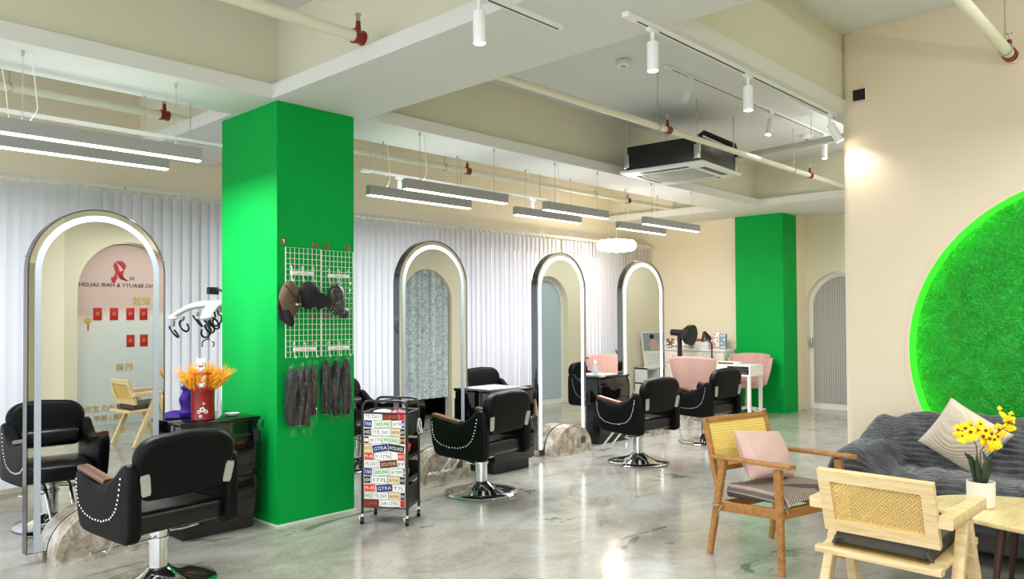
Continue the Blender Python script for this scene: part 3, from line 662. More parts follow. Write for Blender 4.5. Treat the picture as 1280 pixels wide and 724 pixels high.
def clip(mb, x, y, z, L, a):
    mb.tube([(x, y, z), (x+0.01*cos(a), y+0.01*sin(a), z-L*0.45)], 0.0085, 6)
    mb.tube([(x+0.035*cos(a+q)*1.0, y+0.035*sin(a+q), z-L*0.45-0.045-0.045*sin(q*1.0-0.0)) for q in [pi*k/8-pi/2 for k in range(0, 14)]], 0.0085, 6)
for a in (138, 226, 55, 325):
    ca, sa = cos(R(a)), sin(R(a)); f = MB()
    f.grid(14, 12, lambda u, v: (ca*(0.05+0.36*u)-sa*0.058*(1-0.35*u)*cos(2*pi*v), sa*(0.05+0.36*u)+ca*0.058*(1-0.35*u)*cos(2*pi*v), 1.565+0.02*sin(pi*u)-0.10*u*u+0.034*(1-0.3*u)*sin(2*pi*v)), cv=True)
    f.ball((ca*0.40, sa*0.40, 1.465), 0.042, 0.042, 0.026, 12, 8)
    arm = f.build('machine_arm', white_plastic, t)
    g = MB()
    for q in (0.13, 0.20, 0.31, 0.39): clip(g, ca*q, sa*q, 1.535-0.11*(q/0.41)**2, 0.06+0.05*rnd.random(), R(a)+rnd.random()*3)
    g.build('clips', black_matte, arm)
f = MB(); f.cyl((-0.18, -0.12, 1.510), (-0.18, -0.12, 1.290), 0.012)
f.tube([(-0.18+0.05*sin(q), -0.12, 1.250+0.04*cos(q)) for q in [-2.2+4.4*k/12 for k in range(13)]], 0.006, 6); f.build('centre_clip', dark_chrome, t)

# ------------------------------------------------------------------ vertical blinds
def blind(x0, x1, label):
    t = thing('vertical_blind', label, 'blinds', ((x0+x1)/2, 7.2, 0), 0, 'white vertical blinds'); L = (x1-x0)/2
    f = MB(); f.box(-L, L, -0.02, 0.025, 2.60, 2.635)
    k = -L+0.03
    while k < L-0.02: f.box(k-0.004, k+0.004, -0.012, 0.012, 2.575, 2.60); k += 0.089
    f.build('head_rail', alu_light, t)
    f = MB(); k = -L+0.03
    while k < L-0.02:
        a = R(15+rnd.uniform(-5, 5)); w = 0.0635
        for n0, n1 in (((-w, 0.004), (-w*0.33, 0.0)), ((-w*0.33, 0.0), (w*0.33, 0.0)), ((w*0.33, 0.0), (w, 0.004))):
            vs = [(k+x*cos(a)-y*sin(a), x*sin(a)+y*cos(a), z) for z in (0.10, 2.575) for x, y in (n0, n1)]
            f.add(vs, [(0, 1, 3, 2)])
        k += 0.089
    f.build('slats', blind_m, t)
blind(-0.4, 2.59, 'white vertical blind at the left, behind the nearest mirror')
blind(2.61, 8.70, 'long white vertical blind right of the near green column')
blind(8.72, 11.08, 'white vertical blind by the far corner behind the cloud lamp')

# ------------------------------------------------------------------ grid racks on the near column (its face is y = 4.9)
GY = 4.885
def grid_rack(x0, x1, z0, z1, label):
    t = thing('wire_grid_panel', label, 'display rack', (x0, GY, z0), 0, 'white wire grid panels')
    w, h = x1-x0, z1-z0; f = MB(); r = 0.0015; nx, nz = 8, 20
    for i in range(1, nx): f.box(w*i/nx-r, w*i/nx+r, -r, r, 0, h)
    for j in range(1, nz): f.box(0, w, -r*1.6, r*0.4, h*j/nz-r, h*j/nz+r)
    f.build('wires', white_metal, t, smooth=False)
    f = MB(); f.tube([(0, 0, 0), (w, 0, 0), (w, 0, h), (0, 0, h)], 0.0032, 6, True); f.build('rim', white_metal, t)
    return t
grid_rack(2.845, 3.130, 1.175, 1.955, 'left white wire grid panel on the near green column, with the caps')
grid_rack(3.138, 3.412, 1.175, 1.950, 'right white wire grid panel on the near green column, with the bagged wig')
def wall_hook(x, z, label):
    t = thing('adhesive_hook', label, 'hook', (x, 4.9, z), 0, 'brass adhesive hooks')
    f = MB(); f.rbox(-0.022, 0.022, -0.005, -0.0005, -0.022, 0.022, 0.003); f.build('plate', hook_gold, t)
    f = MB(); f.tube([(0, -0.005, 0.01), (0, -0.018, -0.002), (0, -0.02, -0.018), (0, -0.012, -0.026), (0, -0.006, -0.02)], 0.004, 6); f.build('hook', hook_gold, t)
for x, z, l in ((2.832, 2.0, 'brass hook at the left corner of the green column above the caps'), (3.085, 1.985, 'brass hook above the right top corner of the left grid panel'),
                (3.185, 1.985, 'brass hook above the left top corner of the right grid panel'), (3.37, 1.985, 'brass hook above the right top corner of the right grid panel'),
                (3.085, 1.47, 'brass hook behind the left grid panel below the black cap'), (3.185, 1.475, 'dark hook behind the right grid panel beside the bagged wig')):
    wall_hook(x, z, l)
def hook_bar(x, z, label, w=0.19):
    t = thing('hook_bar', label, 'hook rack', (x, GY-0.012, z), 0, 'white label bars with three hooks')
    f = MB(); f.rbox(-w/2, w/2, -0.006, 0.0, -0.013, 0.013, 0.002); f.build('label_bar', white_plastic, t)
    f = MB(); f.box(-w*0.22, w*0.22, -0.0068, -0.006, -0.003, 0.003); f.build('label_print', gold_ink, t)
    for q in (-w*0.46, 0, w*0.46):
        f = MB(); f.tube([(q, 0.012, 0.03), (q, 0.0, 0.05), (q, -0.012, 0.04), (q, -0.01, 0.0), (q, -0.012, -0.05), (q, -0.028, -0.062), (q, -0.034, -0.045)], 0.0028, 6); f.build('hook', white_metal, t)
hook_bar(2.968, 1.775, 'white hook bar holding the caps on the left grid panel')
hook_bar(3.275, 1.765, 'white hook bar over the bagged wig on the right grid panel')
hook_bar(2.99, 1.232, 'lower white hook bar above the grey and brown hair bundles')
hook_bar(3.275, 1.232, 'lower white hook bar above the black hair bundles')
def blob(f, c, rx, ry, rz, amp=0.15, seed=0, nu=26, nv=18, sq=None):
    ph = [random.Random(seed+k).uniform(0, 6.28) for k in range(6)]
    def fn(u, v):
        a = 2*pi*u; b = pi*v-pi/2; q = 1+amp*(sin(3*a+ph[0]+2*b)+sin(2*a-4*b+ph[1])+sin(5*a+3*b+ph[2]))*0.4
        return (c[0]+rx*cos(b)*cos(a)*q, c[1]+ry*cos(b)*sin(a)*q, c[2]+rz*sin(b)*(1+amp*0.5*sin(2*a+ph[3])))
    f.grid(nu, nv, fn, cu=True)
HY = GY-0.075
t = thing('baseball_cap', 'brown cap hanging at the left of the left grid panel', 'cap', (2.83, HY, 1.58))
f = MB(); blob(f, (0, 0, 0.0), 0.08, 0.06, 0.13, 0.10, 3); f.build('crown', cap_brown, t)
f = MB(); f.grid(14, 10, lambda u, v: (-0.03+0.09*(u-0.5)+0.02*v, 0.0-0.05*sin(pi*u)*0.7-0.012, -0.07-0.115*v+0.035*(2*u-1)**2*v)); f.grid(14, 10, lambda u, v: (-0.03+0.09*(u-0.5)+0.02*v, 0.004-0.05*sin(pi*u)*0.7-0.012, -0.07-0.115*v+0.035*(2*u-1)**2*v)); f.build('peak', cap_black, t)
f = MB(); f.tube([(-0.05, -0.03, 0.10), (-0.01, -0.065, 0.04), (0.045, -0.06, -0.01)], 0.004, 6); f.tube([(0.05, -0.05, 0.05), (0.02, -0.068, -0.02), (0.05, -0.058, -0.035)], 0.004, 6); f.build('seam', cap_black, t)
f = MB(); f.T = TR((0.035, -0.056, -0.03), R(25)); f.rbox(-0.03, 0.03, -0.004, 0.0, -0.008, 0.006, 0.002); f.build('tag', white_plastic, t)
f = MB(); f.tube([(-0.06, 0.0, 0.05), (-0.085, 0, -0.05), (-0.07, -0.01, -0.13), (-0.05, -0.02, -0.14)], 0.012, 8); f.build('strap', cap_black, t)
t = thing('baseball_cap', 'black cap hanging across the middle of the two grid panels', 'cap', (2.982, HY, 1.615))
f = MB(); blob(f, (0, 0, 0), 0.082, 0.055, 0.095, 0.06, 9); f.build('crown', cap_black, t)
f = MB(); f.grid(14, 8, lambda u, v: (0.04+0.10*v*sin(pi*u), -0.03-0.02*v, 0.06-0.14*u-0.03*v)); f.grid(14, 8, lambda u, v: (0.04+0.10*v*sin(pi*u), -0.036-0.02*v, 0.06-0.14*u-0.03*v)); f.build('peak', cap_black, t)
f = MB(); f.ball((-0.01, -0.01, 0.095), 0.008, 0.008, 0.006, 8, 5); f.build('button', cap_black, t)
t = thing('bagged_wig', 'black wig in a clear plastic bag on the right grid panel', 'wig', (3.222, HY, 1.58))
f = MB(); blob(f, (-0.01, 0, 0.01), 0.075, 0.045, 0.11, 0.16, 21); blob(f, (0.055, 0, -0.09), 0.045, 0.035, 0.04, 0.15, 22); f.build('hair', hair_black, t)
f = MB(); f.grid(20, 20, lambda u, v: (-0.095+0.19*u, -0.055-0.012*sin(9*u+5*v)*sin(pi*u), 0.16-0.30*v)); f.build('plastic_bag', film, t)
def hair_bundle(x, w, z0, z1, m, label, seed):
    t = thing('hair_bundle', label, 'hair extension', (x-0.048, GY-0.05, 0), 0, 'bagged hair bundles'); rr = random.Random(seed); p = [rr.uniform(0, 6) for _ in range(4)]
    def fn(u, v):
        a = 2*pi*u; prof = (0.35+0.65*smooth01(v/0.16))*(1-0.25*smooth01((v-0.85)/0.15))
        k = 1+0.10*sin(5*a+p[0]+6*v)+0.08*sin(9*a+p[1])
        return (w/2*prof*cos(a)*k+0.006*sin(7*v+p[2]), 0.026*prof*sin(a)*k, lerp(z1, z0, v))
    f = MB(); f.grid(24, 22, fn, cu=True); f.build('hair', m, t)
    f = MB()
    def bag(u, v):
        fl = smooth01((v-0.8)/0.2)
        return (lerp(-1, 1, u)*(w*0.56*(0.5+0.5*smooth01(v/0.12)))+0.005*sin(13*v+p[3]), -0.034-0.008*sin(8*u+11*v+p[0]), lerp(z1+0.035, z0-0.05-0.03*sin(5*u+p[1]), v))
    f.grid(14, 24, bag); f.build('plastic_bag', film, t)
    f = MB(); blob(f, (0, -0.012, z1+0.012), w*0.2, 0.014, 0.02, 0.25, seed); f.build('bag_knot', film, t)
for x, w, z0, z1, m, l in ((2.908, 0.088, 0.70, 1.10, hair_grey, 'wide dark grey hair bundle in a clear bag, leftmost under the left grid panel'),
                           (2.98, 0.05, 0.70, 1.11, hair_brown, 'reddish brown bagged hair bundle next to the wide dark grey one'),
                           (3.034, 0.046, 0.69, 1.12, hair_brown, 'brown bagged hair bundle in the middle of the column face'),
                           (3.087, 0.046, 0.76, 1.12, hair_brown, 'brown bagged hair bundle at the right end under the left grid panel'),
                           (3.19, 0.072, 0.76, 1.15, hair_black, 'black bagged hair bundle, left one under the right grid panel'),
                           (3.275, 0.066, 0.74, 1.14, hair_black, 'black bagged hair bundle, middle one under the right grid panel'),
                           (3.362, 0.075, 0.74, 1.15, hair_black, 'black bagged hair bundle at the right edge of the green column')):
    hair_bundle(x, w, z0, z1, m, l, int(x*1000))

# ------------------------------------------------------------------ trolley with the number plate print
t = thing('salon_trolley', 'black wheeled trolley wrapped in a number plate print', 'trolley', (3.445, 4.468, 0), R(-57))
TWd, TDp = 0.165, 0.135      # half width, half depth; the printed front is local -y
f = MB()
for sx in (-1, 1):
    for sy in (-1, 1): f.tube([(sx*TWd, sy*TDp, 0.07), (sx*TWd, sy*TDp, 0.80)], 0.010, 8)
    for z in (0.12, 0.78): f.tube([(sx*TWd, -TDp, z), (sx*TWd, TDp, z)], 0.008, 8)
for sy in (-1, 1): f.tube([(-TWd, sy*TDp, 0.12), (TWd, sy*TDp, 0.12)], 0.008, 8); f.tube([(-TWd, sy*TDp, 0.78), (TWd, sy*TDp, 0.78)], 0.008, 8)
f.build('frame', black_metal, t)
for sy in (-1, 1):
    f = MB(); f.tube([(-TWd, sy*TDp, 0.78)]+[(-TWd+0.05-0.05*cos(pi/2*k/5), sy*TDp, 0.815+0.05*sin(pi/2*k/5)) for k in range(6)]+[(TWd-0.05+0.05*sin(pi/2*k/5), sy*TDp, 0.815+0.05*cos(pi/2*k/5)) for k in range(6)]+[(TWd, sy*TDp, 0.78)], 0.0095, 8)
    f.build('handle', black_metal, t)
for z in (0.13, 0.29, 0.45, 0.62):
    f = MB(); f.box(-TWd+0.005, TWd-0.005, -TDp+0.012, TDp-0.005, z, z+0.006)
    for sx in (-1, 1): f.box(sx*(TWd-0.004)-0.002, sx*(TWd-0.004)+0.002, -TDp+0.012, TDp-0.005, z, z+(0.14 if z in (0.13, 0.62) else 0.03))
    f.box(-TWd+0.005, TWd-0.005, TDp-0.007, TDp-0.004, z, z+0.12); f.build('shelf', black_metal, t, smooth=False)
for sx in (-1, 1):
    for sy in (-1, 1):
        f = MB(); f.cyl((sx*TWd, sy*TDp, 0.045), (sx*TWd, sy*TDp, 0.075), 0.008); f.bar((sx*TWd-0.018, sy*TDp, 0.05), (sx*TWd+0.0, sy*TDp-0.01, 0.028), 0.026, 0.01)
        c = f.build('castor', white_plastic, t)
        f = MB(); f.cyl((sx*TWd-0.012, sy*TDp-0.012, 0.025), (sx*TWd+0.012, sy*TDp-0.004, 0.025), 0.025, n=18); f.build('wheel', black_matte, c)
f = MB(); pm = [plate_w, navy, maroon, orange_p, plate_g, plate_y, black_ink, plate_w, dark_ink, red_paper]
f.m = 0; f.box(-TWd+0.012, TWd-0.012, -TDp-0.004, -TDp+0.004, 0.125, 0.775)
PX = TWd-0.013
def plate(cx, cz, w, h, rot, mi, txt, ti, lay):
    x0, x1 = max(cx-w/2, -PX), min(cx+w/2, PX)
    if x1-x0 < 0.01: return
    cxx, ww = (x0+x1)/2, x1-x0; yy = -TDp-0.0048-0.0006*lay
    rot = rot if ww > 0.08 else rot*0.3
    T = TR((cxx, yy, cz), 0, 0, R(-rot)); f.T = T; f.m = ti; f.box(-ww/2, ww/2, 0, 0.0004, -h/2, h/2)
    f.m = mi; f.box(-ww/2+0.002, ww/2-0.002, -0.0003, 0.0003, -h/2+0.002, h/2-0.002); f.T = I4
    if txt:
        text_into(f, txt, h*0.62, T @ TR((0, -0.0006, -0.002), 0, pi/2), ti, ww*0.82)
rows = [(0.755, [(-0.09, 0.13, 0, 0, 'T7L DAY', 6), (0.045, 0.12, 4, 2, 'LUNA', 3), (0.14, 0.07, 0, 9, '', 0)]),
        (0.705, [(-0.13, 0.08, -6, 1, 'TRR', 0), (-0.01, 0.125, 4, 4, 'WDUND', 8), (0.10, 0.09, 3, 0, 'W TFFF', 6), (0.145, 0.04, 0, 1, '6', 0)]),
        (0.648, [(-0.135, 0.08, 4, 6, 'HD', 0), (-0.02, 0.13, 0, 0, 'T7L DAY', 8), (0.085, 0.07, 0, 5, 'AMA', 2), (0.135, 0.05, 0, 6, 'W', 0)]),
        (0.592, [(-0.14, 0.05, 0, 2, '1', 0), (-0.06, 0.11, 2, 0, 'W 1776', 8), (0.05, 0.13, -6, 4, 'WOUND', 8), (0.14, 0.05, 0, 2, 'M', 5)]),
        (0.535, [(-0.13, 0.07, 4, 5, 'AYA', 2), (-0.03, 0.12, 8, 1, 'GTRA', 0), (0.085, 0.125, -7, 6, 'WOUND', 0)]),
        (0.478, [(-0.12, 0.09, 0, 3, 'M-45', 7), (-0.01, 0.12, 0, 0, '1 1776', 8), (0.13, 0.07, 0, 3, 'W1', 7)]),
        (0.425, [(-0.10, 0.11, 3, 0, '77L DAY', 6), (0.03, 0.13, 7, 2, 'SOUTHE', 5), (0.13, 0.06, 0, 0, 'FF', 6)]),
        (0.368, [(-0.13, 0.08, -6, 1, 'TRR', 0), (-0.02, 0.125, 6, 4, 'WDUND', 8), (0.09, 0.10, 3, 0, 'W TFFF', 6), (0.145, 0.04, 0, 1, '0', 0)]),
        (0.312, [(-0.135, 0.07, 4, 6, 'HDN', 0), (-0.035, 0.12, 0, 0, '177L', 6), (0.065, 0.08, 0, 5, 'AYA', 2), (0.135, 0.05, 0, 6, 'W', 0)]),
        (0.256, [(-0.11, 0.09, 0, 3, 'M-45', 7), (0.0, 0.12, 5, 1, 'GTRA', 0), (0.11, 0.10, -4, 0, 'T7L', 6)]),
        (0.200, [(-0.13, 0.07, -5, 4, 'WD', 8), (-0.03, 0.12, 0, 0, 'T7L DAY', 6), (0.07, 0.08, 0, 5, 'AMA', 2), (0.14, 0.05, 0, 6, 'W', 0)]),
        (0.150, [(-0.10, 0.12, 0, 2, 'LUNA', 3), (0.04, 0.13, 3, 0, 'W 1776', 6), (0.14, 0.05, 0, 9, '', 0)])]
for ri, (z, ps) in enumerate(rows):
    for pi_, (cx, w, rot, mi, tx, ti) in enumerate(ps): plate(cx, z, w, 0.054, rot, mi, tx, ti, (ri+2*pi_) % 4)
f.build('printed_cover', pm, t, smooth=False)['label'] = 'front cover printed with overlapping number plates'
t2 = thing('tint_foils', 'crumpled foils and colour papers lying on the top of the printed trolley', 'papers', (3.445, 4.468, 0.63), R(-57))
f = MB(); blob(f, (-0.05, -0.02, 0.12), 0.075, 0.07, 0.04, 0.3, 5); f.build('crumpled_foil', white_plastic, t2)
f = MB(); blob(f, (0.05, -0.01, 0.125), 0.06, 0.07, 0.035, 0.3, 15); f.build('red_paper', red_paper, t2)
f = MB(); blob(f, (0.0, 0.03, 0.06), 0.12, 0.07, 0.05, 0.2, 25); f.build('towel_base', plate_g, t2)
t2 = thing('red_cloth', 'red cloth on the middle shelf of the printed trolley', 'cloth', (3.445, 4.468, 0.456), R(-57))
f = MB(); blob(f, (0.07, 0.0, 0.06), 0.075, 0.09, 0.06, 0.15, 35); f.build('folds', red_paper, t2)
t2 = thing('tan_bowl', 'tan bowl on the lower shelf of the printed trolley', 'bowl', (3.445, 4.468, 0.296), R(-57))
f = MB(); f.lathe([(0.04, 0), (0.06, 0.03), (0.065, 0.07), (0.058, 0.07), (0.05, 0.03), (0, 0.02)], (0.07, 0, 0), 20); f.build('bowl', mat('tan_plastic', (190, 160, 110), 0.4), t2)
t2 = thing('cable_coil', 'white cable coil hanging from the right side of the printed trolley', 'cable', (3.445, 4.468, 0.69), R(-57))
f = MB()
for q in range(3): f.tube([(TWd+0.014+0.004*q, 0.11+0.05*cos(2*pi*k/16+q), -0.03+0.055*sin(2*pi*k/16)) for k in range(16)], 0.003, 5, True)
f.build('coil', white_plastic, t2)

# ------------------------------------------------------------------ nail corner at the far wall
t = thing('drawer_counter', 'long ivory drawer counter along the peach far wall', 'counter', (10.72, 5.72, 0))
CW, CD, CHt = 1.42, 0.42, 0.94
f = MB(); f.box(0.02, CD, 0, CW, 0.05, CHt-0.03); f.build('carcass', white_plastic, t, smooth=False)
f = MB(); f.rbox(-0.01, CD, -0.01, CW+0.01, CHt-0.03, CHt, 0.004); f.build('worktop', white_plastic, t)
for k in range(4):
    y0 = CW*k/4+0.006; y1 = CW*(k+1)/4-0.006
    f = MB(); f.rbox(0.0, 0.019, y0, y1, 0.72, 0.895, 0.004); q = f.build('drawer', cabinet_w, t)
    f = MB(); f.ball((-0.012, (y0+y1)/2, 0.81), 0.012); f.build('knob', brushed, q)
    f = MB(); f.rbox(0.0, 0.019, y0, y1, 0.07, 0.71, 0.004); q = f.build('door', cabinet_w, t)
    f = MB(); f.ball((-0.012, y1-0.04 if k % 2 == 0 else y0+0.04, 0.66), 0.012); f.build('knob', brushed, q)
box_cols = {'white': white_plastic, 'rose': mat('rose_box', (214, 140, 130), 0.5), 'red': mat('red_box', (200, 70, 54), 0.5), 'grey': mat('grey_box', (150, 156, 164), 0.5), 'blue': mat('slate_blue_box', (140, 158, 176), 0.5), 'brown': mat('brown_box', (120, 84, 66), 0.5), 'gold': gold_m}
def display(y, w, h, c1, c2, rows_, label, x=10.86):
    t = thing('polish_display', label, 'nail display', (x, y, CHt), 0, 'nail colour displays on the far counter')
    f = MB(); f.rbox(0, 0.06, -w/2, w/2, 0.0, h, 0.003); f.build('board', box_cols[c1], t)
    f = MB(); n = max(2, int(w/0.035))
    for j in range(rows_):
        z = h*(j+0.5)/rows_
        for k in range(n):
            if (k*3+j*5) % 7 < 5: f.rbox(-0.006, -0.0005, -w/2+w*(k+0.2)/n, -w/2+w*(k+0.8)/n, z-0.012, z+0.016, 0.002)
    f.build('colour_chips', box_cols[c2], t)
for y, w, h, c1, c2, r_, l in ((6.88, 0.12, 0.12, 'white', 'rose', 2, 'small white display with rose chips at the left end of the far counter'),
        (6.765, 0.10, 0.15, 'brown', 'white', 3, 'brown and white display box left of the black swivel lamp'),
        (6.66, 0.10, 0.11, 'white', 'brown', 2, 'low white box of brown chips behind the black swivel lamp'),
        (6.535, 0.13, 0.21, 'white', 'grey', 4, 'tall white display of grey chips right behind the black swivel lamp'),
        (6.43, 0.07, 0.26, 'white', 'brown', 5, 'tallest white display strip with dark chips on the far counter'),
        (6.35, 0.07, 0.24, 'grey', 'blue', 4, 'narrow grey display beside the tallest white strip'),
        (6.25, 0.12, 0.10, 'white', 'rose', 2, 'low white box with rose chips behind the desk lamp'),
        (6.14, 0.09, 0.13, 'white', 'red', 2, 'white box with red chips right of the desk lamp head'),
        (6.03, 0.11, 0.20, 'rose', 'white', 4, 'rose coloured display with white chips on the far counter'),
        (5.92, 0.10, 0.25, 'white', 'rose', 5, 'tall white and rose display near the far green column'),
        (5.81, 0.09, 0.24, 'blue', 'white', 4, 'slate blue display touching the far green column')):
    display(y, w, h, c1, c2, r_, l)
t = thing('red_gift_box', 'flat red box lying across the displays near the far green column', 'box', (10.78, 6.12, CHt), 0)
f = MB(); f.rbox(-0.03, 0.03, -0.10, 0.10, 0, 0.12, 0.004); f.build('box_body', box_cols['white'], t)
f = MB(); f.rbox(-0.035, 0.035, -0.105, 0.105, 0.121, 0.16, 0.004); f.build('lid', box_cols['red'], t)
def leafy(name, label, cat, loc, n, L, potm, seed):
    t = thing(name, label, cat, loc); rr = random.Random(seed)
    f = MB(); f.lathe([(0.045, 0), (0.06, 0.1), (0.055, 0.1), (0.05, 0.08), (0, 0.08)], n=18); f.build('pot', potm, t)
    for k in range(n):
        a = 2*pi*k/n+rr.uniform(-.3, .3); e = rr.uniform(0.35, 1.1); l = L*rr.uniform(0.7, 1.1); f = MB()
        def fn(u, v, a=a, e=e, l=l):
            w = 0.022*sin(pi*min(1, u*0.95+0.04))*(2*v-1); r = l*u*sin(e)*(0.6+0.4*u); z = 0.09+l*u*cos(e)-0.10*u*u*e
            return (r*cos(a)-w*sin(a), r*sin(a)+w*cos(a), z+0.006*abs(2*v-1))
        f.grid(9, 5, fn); f.build('leaf', plant_m, t)
    return t
leafy('potted_plant', 'small green potted plant at the left end of the far counter', 'plant', (10.86, 7.0, CHt), 11, 0.18, white_plastic, 3)
t = thing('tall_leaf_plant', 'green potted plant on a stand beyond the left edge of the last mirror', 'plant', (9.85, 6.95, 0))
f = MB(); f.lathe([(0.10, 0), (0.12, 0.6), (0.14, 0.72), (0.13, 0.72), (0.11, 0.66), (0, 0.66)], n=20); f.build('pot', white_plastic, t)
for k in range(12):
    a = 2*pi*k/12+0.2*sin(3*k); e = 0.15+0.3*((k*7) % 12)/12; l = 0.40; f = MB()
    f.grid(9, 5, lambda u, v: ((l*u*sin(e))*cos(a)-0.035*sin(pi*u)*(2*v-1)*sin(a), (l*u*sin(e))*sin(a)+0.035*sin(pi*u)*(2*v-1)*cos(a), 0.67+l*u*cos(e)-0.08*u*u)); f.build('leaf', plant_m, t)

# white nail table
t = thing('nail_table', 'white nail table with an open shelf and frame legs', 'table', (10.22, 5.5, 0))
f = MB(); f.rbox(-0.2, 0.2, -0.55, 0.55, 0.745, 0.765, 0.003); f.build('tabletop', white_plastic, t)
f = MB(); f.box(-0.2, 0.2, -0.55, 0.55, 0.61, 0.63); f.box(-0.2, 0.2, -0.55, -0.53, 0.63, 0.745); f.box(-0.2, 0.2, 0.53, 0.55, 0.63, 0.745); f.box(0.18, 0.2, -0.53, 0.53, 0.63, 0.745); f.box(-0.2, -0.18, -0.20, 0.53, 0.63, 0.745)
f.build('shelf_box', white_plastic, t, smooth=False)
for s in (-1, 1):
    f = MB(); y = s*0.52; f.box(-0.19, -0.15, y-0.02, y+0.02, 0, 0.61); f.box(0.15, 0.19, y-0.02, y+0.02, 0, 0.61); f.box(-0.15, 0.15, y-0.02, y+0.02, 0, 0.04); f.build('leg', white_metal, t, smooth=False)
tag(MB().rbox(10.05, 10.30, 5.02, 5.25, 0.6305, 0.665, 0.01).build('folded_towel', grey_fab), 'dark folded towel in the open shelf of the nail table', 'towel')
t = thing('nail_lamp', 'low white nail lamp box lying on the nail table', 'nail lamp', (10.2, 5.36, 0.765))
f = MB(); f.rbox(-0.10, 0.10, -0.16, 0.16, 0.0, 0.035, 0.01); f.build('housing', white_plastic, t)
f = MB(); f.rbox(-0.106, -0.1005, -0.12, 0.12, 0.006, 0.026, 0.002); f.build('opening', grey_fab, t)
t = thing('desk_lamp', 'small black desk lamp clamped to the nail table', 'lamp', (10.25, 5.66, 0.765))
f = MB(); f.lathe([(0.05, 0), (0.05, 0.012), (0.012, 0.02)], n=20); f.build('base', black_metal, t)
f = MB(); f.tube([(0, 0, 0.015), (0, 0.0, 0.26), (0.0, 0.03, 0.33), (-0.01, 0.07, 0.37)], 0.012, 8); f.build('arm', black_metal, t)
f = MB(); f.T = TR((-0.02, 0.09, 0.395), 0, R(-18)); f.lathe([(0.085, -0.07), (0.062, -0.01), (0.03, 0.05), (0.022, 0.07), (0.0, 0.072)], n=20); f.build('shade', black_metal, t)
t = thing('swivel_lamp', 'big black swivel lamp on a white stand by the nail counter', 'lamp', (10.35, 6.26, 0))
f = MB(); f.rbox(-0.14, 0.14, -0.14, 0.14, 0.0, 0.05, 0.01); f.rbox(-0.10, 0.10, -0.10, 0.10, 0.05, 0.80, 0.02); f.build('stand', white_plastic, t)
f = MB(); f.rbox(-0.104, -0.1005, -0.03, 0.03, 0.66, 0.72, 0.002); f.build('switch', black_matte, t)
f = MB(); f.cyl((0, 0, 0.80), (0, 0, 1.16), 0.035, n=14); f.build('pole', black_metal, t)
f = MB(); dv = Vector((0.0, -0.99, -0.05)); 
f.cyl(Vector((0, 0, 1.2))-dv*0.14, Vector((0, 0, 1.2))+dv*0.06, 0.05, n=18)
f.build('motor', black_metal, t)
f = MB(); f.cyl(Vector((0, 0, 1.19))+dv*0.05, Vector((0, 0, 1.18))+dv*0.15, 0.07, 0.15, n=24); f.cyl(Vector((0, 0, 1.18))+dv*0.15, Vector((0, 0, 1.175))+dv*0.22, 0.15, 0.16, n=24); f.build('head', black_metal, t)

# pink chairs
def pink_chair(label, loc, rz, legs):
    t = thing('pink_chair', label, 'chair', loc, rz, 'pink tub chairs')
    f = MB(); o = [(0.24*cos(2*pi*k/24)*(1.0), 0.24*sin(2*pi*k/24)) for k in range(24)]
    f.rprism(o, 0.40, 0.50, 0.03, 'z', 4, 0.01); f.build('seat', pink_fab, t, ang=70)
    def back(out):
        def fn(u, v):
            a = lerp(R(-158), R(-22), u); top = 0.84+0.035*sin(pi*u)
            z = lerp(0.44, top, v); w = 0.255+0.065*v+(0.035 if out else -0.035)*(0.6+0.4*sin(pi*min(max(v, 0.02), 0.98)))
            if not out: w += 0.010*abs(sin(u*pi*5))
            return (w*cos(a)*(1.0+0.10*v), w*sin(a)*0.92, z)
        return fn
    f = MB(); f.grid(41, 14, back(True)); f.grid(41, 14, back(False))
    bo, bi = back(True), back(False)
    f.grid(41, 5, lambda u, v: tuple(Vector(bo(u, 1)).lerp(Vector(bi(u, 1)), v)+Vector((0, 0, 0.022*sin(pi*v)))))
    for uu in (0, 1): f.grid(14, 3, lambda u, v, uu=uu: tuple(Vector(bo(uu, u)).lerp(Vector(bi(uu, u)), v)))
    f.build('backrest', pink_fab, t, ang=70)
    if legs == 'star':
        f = MB(); f.cyl((0, 0, 0.10), (0, 0, 0.40), 0.022); f.cyl((0, 0, 0.08), (0, 0, 0.26), 0.034); f.build('gas_lift', brushed, t)
        f = MB()
        for k in range(5): a = 2*pi*k/5; f.bar((0.02*cos(a), 0.02*sin(a), 0.105), (0.27*cos(a), 0.27*sin(a), 0.075), 0.05, 0.03, w1=0.03, h1=0.02)
        f.build('star_base', white_metal, t)
        for k in range(5):
            a = 2*pi*k/5; f = MB(); f.cyl((0.27*cos(a)-0.02, 0.27*sin(a), 0.03), (0.27*cos(a)+0.02, 0.27*sin(a), 0.03), 0.03); f.build('castor', black_matte, t)
    else:
        for sx in (-1, 1):
            for sy in (-1, 1): f = MB(); f.tube([(sx*0.15, sy*0.15, 0.42), (sx*0.19, sy*0.2, 0.0)], 0.014, 8, r1=0.008); f.build('leg', black_metal, t)
    return t
pink_chair('pink channel tufted chair on a white star base against the far green column', (10.66, 5.32, 0), R(95), 'star')
pink_chair('pink chair with thin black legs seen from behind at the nail table', (9.72, 5.62, 0), R(-80), 'legs')
pink_chair('pink tufted chair glimpsed left of the last mirror', (9.2, 6.72, 0), R(150), 'legs')
